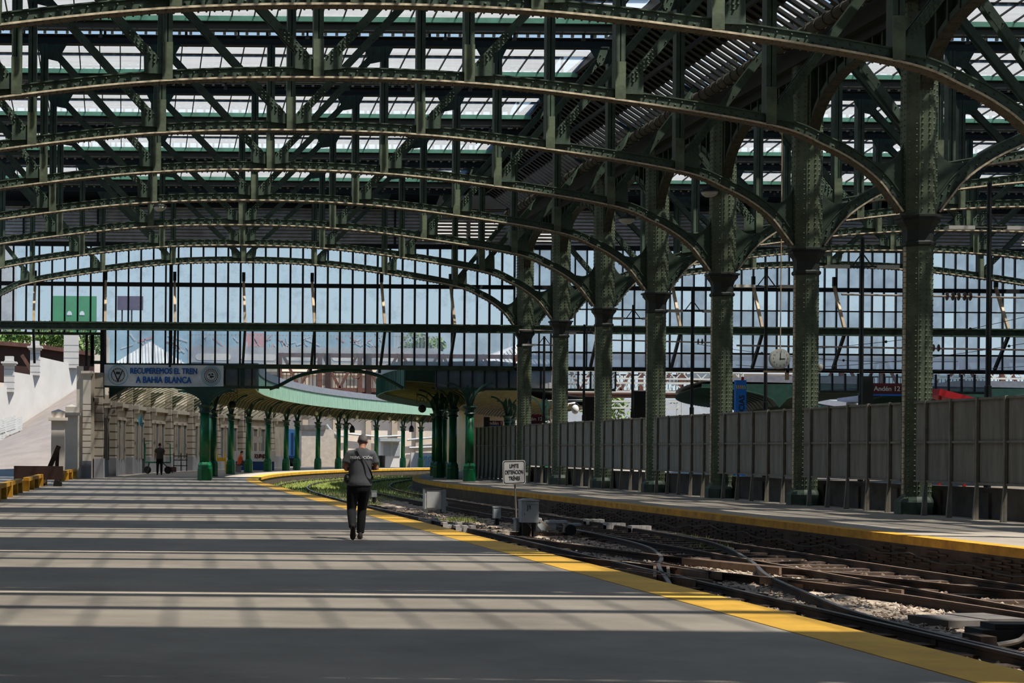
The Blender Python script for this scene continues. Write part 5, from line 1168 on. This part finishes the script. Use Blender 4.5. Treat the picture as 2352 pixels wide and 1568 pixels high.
# signal
D = 158; c = P(1058, 978, D); t = thing('railway_signal', 'tall railway signal with one red light lit between the green columns', 'signal', (c.x, D, -0.7)); zc_ = c.z + 0.7
b = MB(); b.tube([(0, 0.1, 0), (0, 0.1, zc_ + 0.6)], 0.08, 8); b.bx(-0.45, 0.45, 0.1, 0.2, zc_ - 1.1, zc_ - 1.0); b.build('mast', 'lamp_white', t)
b = MB(); b.prism([(0.32 * math.cos(q), zc_ + (0.35 if math.sin(q) > 0 else -0.35) + 0.32 * math.sin(q)) for q in [2 * math.pi * j / 20 for j in range(20)]], -0.1, 0.05); b.build('head', 'black_steel', t)
b = MB(); b.tube([(0.02, -0.12, zc_ - 0.05), (0.02, -0.16, zc_ - 0.05)], 0.11, 12); b.build('red_light', 'signal_red', t)
for dz in (-3.1, -3.9): b = MB(); b.tube([(-0.1, -0.05, zc_ + dz), (-0.1, 0.05, zc_ + dz)], 0.25, 12); b.bx(-0.3, 0.3, -0.04, 0.06, zc_ + dz - 0.4, zc_ + dz - 0.2); b.build('dwarf_head', 'black_steel', t)
# pipes on the warehouse
b = MB(); D = 214.6
for pts in ([(750, 975), (757, 985), (775, 1000), (800, 1002)], [(800, 996), (870, 1003), (930, 1000)], [(935, 1010), (1000, 1004), (1090, 1000)], [(940, 1028), (1090, 1024)]): b.tube([P(x, y, D) for x, y in pts], 0.14, 6)
tag(b.build('pipe_run', 'cabinet_grey'), 'grey pipes and cables running along the warehouse wall', 'pipes')
for i, (px, py) in enumerate(((809, 986), (945, 985))):
    c = P(px, py, 135.7 if i == 0 else 148); b = MB(); b.lathe([(0.1, 0.3), (0.22, 0.05), (0.2, -0.25)], c, 10); b.tube([c + Vector((0, 0, 0.3)), c + Vector((-0.2, 0, 0.5)), c + Vector((-0.5, 0, 0.45))] if i == 0 else [c + Vector((0, 0, 0.3)), c + Vector((0, 0, 5.0 - c.z))], 0.05, 5); tag(b.build('lantern', 'black_steel'), ['dark hooded lantern on an arm left of the walking man', 'dark hanging lantern right of the walking man'][i], 'lamp', 'hooded lanterns on the far platform')
c = P(876, 1058, 146); b = MB(); b.lathe([(0.3, -0.55), (0.34, 0.4), (0.36, 0.45)], c, 12); tag(b.build('litter_bin', 'black_steel'), 'dark litter bin right of the walking man on the far platform', 'bin')
# behind the end-wall glass
def gable(name, label, px0, px1, py0, pyp, pxp, D, depth=14):
    p, q, a_ = P(px0, py0, D), P(px1, py0, D), P(pxp, pyp, D + depth / 2); t = thing(name, label, 'roof')
    b = MB(); vs = [p, q, Vector((q.x, D + depth, p.z)), Vector((p.x, D + depth, p.z)), a_]; b.add(vs, [(0, 1, 4), (1, 2, 4), (2, 3, 4), (3, 0, 4)]); b.build('sheet', 'tin_roof', t)
    b = MB(); n = 22
    for i in range(1, n):
        u = i / n; base = p.lerp(q, u); f = 1 - abs(u - (a_.x - p.x) / (q.x - p.x)) * 2; f = max(0.02, min(1, f)); tip = base + (Vector((base.x, a_.y, a_.z)) - base) * f; b.beam(base + Vector((0, -.05, .03)), tip + Vector((0, -.05, .03)), 0.08, 0.06)
    b.build('seam', 'cabinet_grey', t)
    b = MB(); b.bx(p.x + 0.4, q.x - 0.4, D + 0.3, D + depth - 0.3, -0.72, p.z); b.build('wall', 'stucco', t)
gable('tin_roofed_house', 'pyramid tin roof showing through the lower end-wall glass above the banner', 262, 424, 834, 784, 345, 150)
gable('tin_roofed_house', 'pale tin roof showing through the end-wall glass near the last riveted column', 1080, 1290, 836, 790, 1190, 172)
t = thing('bridge_parapet', 'grey road bridge parapet with long rounded openings painted bright behind the end-wall glass', 'parapet'); D = 225
b = MB(); X0, X1 = xat(430, D), xat(1010, D); z0, z1 = zat(660, 846, D), zat(660, 797, D)
b.bx(X0, X1, D, D + 0.8, z0, z1)
b.build('wall', 'parapet', t); b = MB(); zc_ = zat(660, 821, D)
for px in (488, 592, 697, 802, 900): X = xat(px, D); b.prism([(X + (1.9 if math.cos(q) > 0 else -1.9) + 0.42 * math.cos(q), zc_ + 0.42 * math.sin(q)) for q in [2 * math.pi * (i_ + .5) / 20 for i_ in range(20)]], D - 0.03, D)
b.build('bright_insert', 'white_sign', t); b = MB()  # pale inserts painted for the brightness seen through the ovals
for i in range(70): X = X0 + (X1 - X0) * i / 69; b.bx(X - 0.03, X + 0.03, D + 0.3, D + 0.36, z1, z1 + 1.6)
b.bx(X0, X1, D + 0.3, D + 0.38, z1 + 1.5, z1 + 1.6); b.build('railing', 'cabinet_grey', t)
for px in (470, 700, 930): b = MB(); X = xat(px, D); b.bx(X - 0.7, X + 0.7, D, D + 1, -0.72, z0); b.build('pier', 'parapet', t)
t = thing('mural_wall', 'pale blue wall painted with white and pink graffiti far behind the end-wall glass', 'wall'); D = 250; p, q = P(250, 812, D), P(905, 762, D)
b = MB(); b.bx(p.x, q.x, D, D + 3, -0.72, q.z); b.build('wall', 'mural_blue', t); r = random.Random(11); b = MB(); c2 = MB()
for i in range(60):
    x = r.uniform(p.x + 2, q.x - 2); z = r.uniform(p.z + 0.5, q.z - 1.0); L = r.uniform(0.5, 1.6); a_ = r.uniform(0.3, 2.8); k_ = b if r.random() < 0.75 else c2
    k_.beam((x - L * math.cos(a_), D - 0.04, z - 0.7 * L * math.sin(a_)), (x + L * math.cos(a_), D - 0.04, z + 0.7 * L * math.sin(a_)), 0.04, r.uniform(0.08, 0.26), up=(0, 0, 1))
b.build('graffiti', 'mural_white', t); c2.bx(xat(562, D), xat(608, D), D - 0.05, D - 0.01, zat(585, 796, D), zat(585, 765, D)); c2.build('graffiti', 'mural_pink', t)
t = thing('billboard', 'big green billboard with two pale oval patches behind the end-wall glass', 'billboard', group='billboards beyond the end wall'); D = 270
p, q = P(120, 768, D), P(222, 680, D); b = MB(); b.bx(p.x, q.x, D, D + 1.0, p.z, q.z); b.build('panel', 'billboard_green', t); b = MB()
for px in (157, 186): X = xat(px, D); zc_ = zat(px, 722, D); b.prism([(X + 0.4 * math.cos(a_), zc_ + 0.55 * max(-0.2, math.sin(a_))) for a_ in [2 * math.pi * i / 16 for i in range(16)]], D - 0.05, D)
b.build('patch', 'mural_white', t); b = MB()
for px in (135, 210): X = xat(px, D); b.bx(X - 0.25, X + 0.25, D + 0.3, D + 0.8, -0.72, p.z)
b.build('post', 'cabinet_grey', t)
t = thing('billboard', 'small dark purple billboard on thin posts behind the end-wall glass', 'billboard', group='billboards beyond the end wall'); D = 262
p, q = P(269, 711, D), P(329, 680, D); b = MB(); b.bx(p.x, q.x, D, D + 0.8, p.z, q.z); b.build('panel', 'billboard_dark', t); b = MB()
for px in (278, 300, 320): X = xat(px, D); b.bx(X - 0.12, X + 0.12, D + 0.2, D + 0.5, -0.72, p.z)
b.build('post', 'dark_steel', t)
slab('tower_block', 'pale grey tower block at the left edge behind the end-wall glass', 'building', -60, 26, 560, 1000, 300, 'parapet', 15, ground=True)
slab('apartment_house', 'beige apartment house behind the trees at left', 'building', -80, 250, 772, 1000, 240, 'beige', 10, ground=True)
t = thing('steel_viaduct', 'dark rusty plate girder viaduct behind the ramp wall', 'viaduct'); D = 150
b = MB(); a_, c_ = P(-60, 815, D), P(215, 845, D); b.loft([[q + Vector((0, 0, -2.2)), q + Vector((0, 4, -2.2)), q + Vector((0, 4, 1.0)), q + Vector((0, 0, 1.0))] for q in (P(-60, 812, D), P(90, 824, D), P(215, 842, D))]); b.build('girder', 'rust_dark', t)
b = MB(); b.loft([[q + Vector((0, -0.5, 0.9)), q + Vector((0, 4, 0.9)), q + Vector((0, 4, 1.25)), q + Vector((0, -0.5, 1.25))] for q in (P(-60, 812, D), P(90, 824, D), P(215, 842, D))]); b.beam(P(50, 815, D - 1), P(72, 850, D - 1), 0.3, 0.3); b.build('flange', 'rust', t)
b = MB(); b.bx(a_.x, a_.x + 0.8, D, D + 4, -0.72, a_.z); b.bx(c_.x - 1.2, c_.x, D, D + 4, -0.72, c_.z - 1); b.build('pier', 'rust_dark', t)
def tree(px, py, w_, h_, D, label, n=700, seed=1, ratio=0.5):
    c = P(px, py, D); r = random.Random(seed); t = thing('tree', label, 'tree', (c.x, D, -0.72), group='trees beyond the station')
    zc_ = c.z + 0.72; b = MB(); b.tube([(0, 0, 0), (0.1, 0, zc_ * 0.6), (0, 0, zc_)], [0.35, 0.28, 0.1], 8); b.build('trunk', 'bark', t); b = MB(); lobes = [(r.uniform(-.6, .6) * w_ / 2, r.uniform(-.5, .5) * w_ / 2, r.uniform(-.5, .5) * h_ / 2, r.uniform(.35, .55)) for _ in range(9)] + [(0, 0, 0, .7)]
    for i in range(n):
        lx, ly, lz, lr = lobes[i % 10]; v = Vector((r.gauss(0, 1), r.gauss(0, 1), r.gauss(0, 1))).normalized() * r.uniform(.75, 1.0)
        p = Vector((lx + v.x * w_ / 2 * lr, ly + v.y * w_ / 2 * lr, zc_ + lz + v.z * h_ / 2 * lr)); b.m = 0 if r.random() < ratio else 1
        a_, q = Vector((r.gauss(0, 1), r.gauss(0, 1), r.gauss(0, 1))).normalized(), Vector((r.gauss(0, 1), r.gauss(0, 1), r.gauss(0, 1))).normalized(); s_ = 0.028 * (w_ + h_) * r.uniform(.7, 1.3)
        b.add([p - a_ * s_, p + q * s_ * 0.7, p + a_ * s_, p - q * s_ * 0.7], [(0, 1, 2, 3)])
    b.build('foliage', ['leaf', 'leaf_b'], t)
tree(22, 785, 5.5, 4.5, 175, 'green tree crown at the far left edge above the viaduct', 900, 2); tree(125, 785, 6.0, 4.5, 178, 'green tree crown between the ramp pillars', 900, 3); tree(205, 792, 3.6, 4.5, 172, 'narrow green tree right of the broad ramp pillar', 500, 4); tree(970, 806, 8.5, 5.5, 260, 'pale green tree showing through the end-wall glass', 900, 5, 0.2); tree(1395, 930, 6, 5, 190, 'green tree beyond the white gantries', 500, 6, 0.2)
# white lattice gantries beyond the right hall
def gantry(px0, px1, pyb, pyt, D, label):
    t = thing('lattice_gantry', label, 'gantry', group='white overhead line gantries'); xa, xb = xat(px0, D), xat(px1, D); z0, z1 = zat(px0, pyb, D), zat(px0, pyt, D)
    b = MB()
    for z in (z0, z1): b.beam((xa, D, z), (xb, D, z), 0.14, 0.14)
    x = xa; n = max(4, int((xb - xa) / 1.1)); st_ = (xb - xa) / n
    for i in range(n): b.beam((x, D, z0), (x + st_ / 2, D, z1), 0.08, 0.08); b.beam((x + st_ / 2, D, z1), (x + st_, D, z0), 0.08, 0.08); x += st_
    b.build('beam', 'lamp_white', t)
    for X in (xa, xb):
        b = MB()
        for s in (-0.2, 0.2): b.bx(X + s - 0.05, X + s + 0.05, D - 0.05, D + 0.05, -0.72, z1)
        for q in range(9): z = z1 * q / 9; b.beam((X - 0.2, D, z), (X + 0.2, D, z + z1 / 9), 0.05, 0.05)
        b.build('mast', 'lamp_white', t)
gantry(1290, 1650, 898, 878, 118, 'white lattice gantry spanning behind the middle columns, nearest one'); gantry(1280, 1700, 868, 852, 150, 'white lattice gantry spanning behind the middle columns, upper one'); gantry(1270, 1560, 935, 920, 135, 'white lattice gantry spanning low behind the middle columns'); gantry(2150, 2480, 868, 850, 140, 'white lattice gantry at the right frame edge')
slab('depot_roof', 'pale corrugated depot roof over the fence at the right frame edge', 'roof', 2195, 2520, 884, 908, 120, 'zinc', 20); slab('depot_roof', 'whitish sloping depot roof left of the clock', 'roof', 1700, 1830, 844, 858, 150, 'tin_roof', 20)
slab('brick_shed', 'tan brick shed behind the middle platform canopy', 'building', 1082, 1165, 930, 1060, 128, 'beige_dark', 10, ground=True)
slab('far_terrace', 'hazy pale building row beyond the right tracks', 'building', 1260, 2600, 925, 1040, 300, 'parapet', 10, ground=True)
slab('far_terrace', 'beige background building left of the station building', 'building', 470, 640, 925, 1050, 200, 'beige_dark', 8, ground=True)
# ------------------------------------------------------------------ people
def limb(b, pts, rs, n=10): b.tube(pts, rs, n)
def remesh(o, vox, sm=6):
    m_ = o.modifiers.new('remesh', 'REMESH'); m_.mode = 'VOXEL'; m_.voxel_size = vox; m_.use_smooth_shade = True
    s_ = o.modifiers.new('smooth', 'SMOOTH'); s_.factor = 0.5; s_.iterations = sm
def ell(c, rx, ry, n=16, tilt=0.0, ang=0.0):
    c = Vector(c); return [c + Vector((rx * math.cos(2 * math.pi * q / n), ry * math.sin(2 * math.pi * q / n), -ry * math.sin(2 * math.pi * q / n) * tilt)) for q in range(n)]
def hand(b, w_, d, palm_n, s=1.0, curl=0.6):
    """palm with five unequal bent fingers; w_ wrist, d direction of the fingers, palm_n the side the fingers curl to"""
    w_, d, pn = Vector(w_), Vector(d).normalized(), Vector(palm_n).normalized(); a = d.cross(pn).normalized()
    b.loft([[w_ + d * t_ + a * (0.03 * k_ * math.cos(q)) * s + pn * 0.013 * s * math.sin(q) for q in [2 * math.pi * i / 10 for i in range(10)]] for t_, k_ in ((-0.01, 0.85), (0.03 * s, 1.1), (0.085 * s, 1.35))])
    for i, L in enumerate((0.07, 0.08, 0.075, 0.06)):
        o = a * (0.03 - 0.02 * i) * s; p0 = w_ + d * 0.085 * s + o; p1 = p0 + (d * math.cos(curl * 0.6) + pn * math.sin(curl * 0.6)) * L * 0.45 * s; p2 = p1 + (d * math.cos(curl * 1.6) + pn * math.sin(curl * 1.6)) * L * 0.32 * s; p3 = p2 + (d * math.cos(curl * 2.3) + pn * math.sin(curl * 2.3)) * L * 0.25 * s
        b.tube([p0 - d * 0.02, p0, p1, p2, p3], [0.009 * s, 0.0095 * s, 0.009 * s, 0.008 * s, 0.007 * s], 7)
    p0 = w_ + d * 0.025 * s + a * 0.03 * s; p1 = p0 + (d * 0.5 + a * 0.6 + pn * 0.4).normalized() * 0.045 * s; p2 = p1 + (d * 0.8 + a * 0.15 + pn * 0.5).normalized() * 0.035 * s
    b.tube([p0 - a * 0.015, p0, p1, p2], [0.012 * s, 0.013 * s, 0.011 * s, 0.008 * s], 7)
def person(label, loc, rz, J, shirt, trousers, hair, shoe='shoe', vox=0.012, sleeve=0.62, hairlow=0.0):
    """J: joints in metres, y forward"""
    V = {k_: Vector(v) for k_, v in J.items()}
    t = thing('person', label, 'person', loc, rz)
    b = MB(); hc, nk = V['head'], V['neck']; up = (hc - nk).normalized(); fw = (Vector((0, 1, 0)) - up * up.y).normalized() if 'face' not in V else V['face'].normalized(); sd_ = fw.cross(up).normalized()
    def hp(x, y, z): return hc + sd_ * x + fw * y + up * z
    rings = []
    for z, rx, ry, oy in ((-0.118, 0.028, 0.035, 0.045), (-0.095, 0.05, 0.06, 0.03), (-0.05, 0.066, 0.083, 0.012), (0.0, 0.075, 0.095, 0.0), (0.05, 0.077, 0.098, -0.004), (0.09, 0.065, 0.083, -0.006), (0.115, 0.035, 0.045, -0.006)):
        rings.append([hp(rx * math.cos(2 * math.pi * q / 16), oy + ry * math.sin(2 * math.pi * q / 16), z) for q in range(16)])
    b.loft(rings); b.tube([hp(0, 0.09, 0.015), hp(0, 0.115, -0.025), hp(0, 0.098, -0.035)], [0.008, 0.015, 0.01], 8)
    for s in (-1, 1):
        b.loft([[hp(s * (0.074 + dx), -0.01 + 0.022 * math.cos(q) * k_, -0.01 + 0.033 * math.sin(q) * k_) for q in [2 * math.pi * i / 8 for i in range(8)]] for dx, k_ in ((-0.01, 0.7), (0.008, 1.0), (0.016, 0.8))])
        b.ball(hp(s * 0.03, 0.085, 0.012), 0.014, 0.012, 0.01, 8, 6)
    b.tube([hp(-0.022, 0.09, -0.06), hp(0, 0.096, -0.06), hp(0.022, 0.09, -0.06)], 0.008, 6)
    b.tube([nk - up * 0.06, nk, hc - up * 0.07 - fw * 0.01], [0.066, 0.056, 0.054], 12)
    ch = (V['shL'] + V['shR']) / 2; b.loft([ell(V['pelvis'] + Vector((0, 0, -0.05)), 0.13, 0.09), ell(V['pelvis'].lerp(ch, 0.5), 0.13, 0.09), ell(ch + Vector((0, 0, -0.1)), 0.15, 0.09), ell(ch + Vector((0, 0, 0.02)), 0.11, 0.07), ell(nk - up * 0.04, 0.055, 0.055)])
    for s in 'LR':
        limb(b, [V['sh' + s], V['el' + s], V['el' + s].lerp(V['wr' + s], 0.3), V['wr' + s]], [0.05, 0.042, 0.043, 0.026])
        limb(b, [V['hip' + s], V['kn' + s], V['an' + s]], [0.07, 0.05, 0.036])
        hand(b, V['wr' + s], V['hd' + s], V['pn' + s], 0.95)
    body = b.build('body', 'skin', t); remesh(body, vox * 0.75, 3)
    # hair as a cap over the skull
    b = MB(); rings = []
    for z, k_ in ((-0.045 - hairlow, 0.93), (0.0, 1.03), (0.05, 1.06), (0.09, 1.06), (0.125, 0.6), (0.13, 0.1)):
        rx, ry = (0.075, 0.096) if z < 0.06 else (0.066, 0.085); rx *= k_; ry *= k_
        rings.append([hp(rx * math.cos(q), (ry * math.sin(q) if math.sin(q) < 0 else ry * math.sin(q) * (0.2 if z < 0.03 else (0.75 if z < 0.07 else 1.0))) - 0.008, z) for q in [2 * math.pi * i / 18 for i in range(18)]])
    b.smooth = True; b.loft(rings); b.build('hair', hair, t)
    # shirt
    b = MB(); pv = V['pelvis']; hem = pv + Vector((0, 0, -0.06))
    b.loft([ell(hem, 0.205, 0.145, 20), ell(hem.lerp(ch, 0.12), 0.208, 0.15, 20), ell(hem.lerp(ch, 0.35), 0.19, 0.14, 20), ell(hem.lerp(ch, 0.6), 0.195, 0.138, 20), ell(hem.lerp(ch, 0.85), 0.21, 0.13, 20), ell(ch + Vector((0, 0.0, 0.035)), 0.185, 0.105, 20), ell(ch.lerp(nk, 0.72), 0.115, 0.09, 20), ell(nk - up * 0.01, 0.072, 0.075, 20)])
    for s in 'LR': e_ = V['sh' + s].lerp(V['el' + s], sleeve); limb(b, [ch.lerp(V['sh' + s], 0.55), V['sh' + s], e_.lerp(V['sh' + s], 0.4), e_], [0.085, 0.083, 0.08, 0.083], 12)
    sh = b.build('shirt', shirt, t); remesh(sh, vox, 5)
    b = MB(); b.loft([ell(pv + Vector((0, 0, 0.04)), 0.165, 0.12, 18), ell(pv + Vector((0, 0, -0.08)), 0.185, 0.135, 18), ell((V['hipL'] + V['hipR']) / 2 + Vector((0, 0, -0.1)), 0.17, 0.125, 18)])
    for s in 'LR': limb(b, [V['hip' + s], V['hip' + s].lerp(V['kn' + s], 0.35), V['kn' + s], V['kn' + s].lerp(V['an' + s], 0.5), V['an' + s] + (V['kn' + s] - V['an' + s]).normalized() * 0.01], [0.105, 0.1, 0.077, 0.074, 0.062], 14)
    tr = b.build('trousers', trousers, t); remesh(tr, vox, 5)
    for s in 'LR':
        b = MB(); an, tf = V['an' + s], V['ft' + s].normalized(); un = (V['an' + s] - V['kn' + s]).normalized() if 'un' + s not in V else V['un' + s]
        upv = (-un - tf * (-un).dot(tf)).normalized(); sv = tf.cross(upv); an = an - upv * 0.02
        rings = []
        for d_, rw, h0, h1 in ((-0.085, 0.022, -0.06, -0.01), (-0.07, 0.036, -0.065, 0.05), (-0.02, 0.04, -0.065, 0.065), (0.05, 0.043, -0.065, 0.02), (0.12, 0.05, -0.065, -0.01), (0.17, 0.042, -0.062, -0.025), (0.195, 0.018, -0.055, -0.035)):
            rings.append([an + tf * d_ + sv * rw * math.cos(q) + upv * ((h0 + h1) / 2 + (h1 - h0) / 2 * math.sin(q)) for q in [2 * math.pi * i / 12 for i in range(12)]])
        b.smooth = True; b.loft(rings); b.build('shoe', shoe, t)
    return t, V
# walking man
X = xat(826, 28.5)
t, V = person('man in a dark grey T-shirt walking away with head bowed, one heel lifted', (X, 28.5, 0), 0.0, dict(
    head=(0.062, 0.075, 1.628), neck=(0.045, 0.0, 1.525), face=(0.12, 0.93, -0.34), shL=(-0.17, 0, 1.405), shR=(0.21, 0, 1.405), elL=(-0.245, -0.02, 1.17), elR=(0.285, 0.0, 1.165), wrL=(-0.12, 0.22, 1.16), wrR=(0.14, 0.24, 1.22),
    hdL=(0.5, 0.75, 0.25), hdR=(-0.5, 0.75, 0.3), pnL=(0.5, -0.2, 0.8), pnR=(-0.5, -0.2, 0.8), pelvis=(0.0, 0.0, 0.94), hipL=(-0.105, 0.0, 0.89), hipR=(0.095, 0.0, 0.89), knL=(-0.125, 0.02, 0.48), knR=(0.06, 0.1, 0.49), anL=(-0.135, -0.24, 0.2), anR=(0.03, 0.06, 0.085),
    ftL=(0.05, 0.55, -0.8), ftR=(0.12, 1, 0), unL=Vector((0, -0.8, -0.55))), 'shirt', 'trousers', 'hair')
b = MB(); pts = spline([V['neck'] + Vector((-0.1, -0.085, -0.02)), (-0.02, -0.125, 1.42), (0.08, -0.15, 1.28), (0.15, -0.155, 1.15), (0.2, -0.1, 1.04), (0.21, 0.0, 1.0)], 6)
b.loft([[p + Vector((-0.018, 0, 0.012)), p + Vector((0.018, 0, -0.012)), p + Vector((0.018, -0.008, -0.012)), p + Vector((-0.018, -0.008, 0.012))] for p in pts]); b.build('strap', 'ink', t)
q = text('lettering', 'PREVENCIÓN', 0.062, (0.015, -0.132, 1.355), 'white_ink', t, rot=(math.pi / 2 - 0.06, 0, 0), ext=0.001, bold=0.002); q['bend'] = 1.5
b = MB(); b.ball((-0.2, 0.02, 1.0), 0.06, 0.09, 0.085, 10, 7); b.build('belt_bag', 'ink', t)
b = MB(); b.bx(-0.03, 0.05, 0.33, 0.34, 1.2, 1.36); tag(b.build('mobile_phone', 'ink', None, (X, 28.5, 0)), 'dark mobile phone held up in front of the walking man', 'phone')
# distant man in front of the cart
D = 96.0; X = xat(367, D)
person('distant man in dark clothes standing before the green luggage cart', (X, D, 0), 0.0, dict(
    head=(0.0, 0.03, 1.66), neck=(0.0, 0, 1.55), shL=(-0.19, 0, 1.425), shR=(0.19, 0, 1.425), elL=(-0.26, 0.0, 1.18), elR=(0.25, 0.03, 1.18), wrL=(-0.25, 0.08, 0.93), wrR=(0.2, 0.22, 1.12), hdL=(0, 0.2, -1), hdR=(-0.4, 0.8, 0.2), pnL=(1, 0, 0), pnR=(-0.4, 0, 0.9),
    pelvis=(0, 0, 0.95), hipL=(-0.1, 0, 0.9), hipR=(0.1, 0, 0.9), knL=(-0.11, 0.05, 0.5), knR=(0.1, 0.0, 0.5), anL=(-0.12, 0.04, 0.085), anR=(0.1, -0.05, 0.085), ftL=(-0.1, 1, 0), ftR=(0.1, 1, 0)), 'shirt_dark', 'trousers', 'hair_dark', vox=0.02)
# sitting person in orange
D = 110.0; X = xat(552, D)
person('person in an orange shirt sitting on a bench beside a green column', (X, D, 0), -math.pi / 2 + 0.2, dict(
    head=(0.0, 0.1, 1.24), neck=(0.0, 0.02, 1.1), shL=(-0.19, 0, 0.98), shR=(0.19, 0, 0.98), elL=(-0.22, 0.12, 0.76), elR=(0.22, 0.12, 0.76), wrL=(-0.1, 0.36, 0.66), wrR=(0.1, 0.36, 0.64), hdL=(0.3, 0.9, -0.2), hdR=(-0.3, 0.9, -0.2), pnL=(0, 0, -1), pnR=(0, 0, -1),
    pelvis=(0, -0.08, 0.54), hipL=(-0.1, -0.05, 0.52), hipR=(0.1, -0.05, 0.52), knL=(-0.12, 0.38, 0.53), knR=(0.12, 0.38, 0.53), anL=(-0.12, 0.36, 0.085), anR=(0.12, 0.42, 0.085), ftL=(-0.1, 1, 0), ftR=(0.1, 1, 0)), 'shirt_orange', 'trousers_olive', 'hair_dark', vox=0.02)
t = thing('bench', 'low grey bench under the person in orange', 'bench', (X - 0.1, D, 0)); b = MB(); b.bx(-0.3, 0.22, -0.5, 0.5, 0.36, 0.43); b.build('seat', 'stucco_grey', t)
for y in (-0.4, 0.4): b = MB(); b.bx(-0.22, 0.14, y - 0.05, y + 0.05, 0, 0.36); b.build('leg', 'stucco_grey', t)

texts_to_mesh()
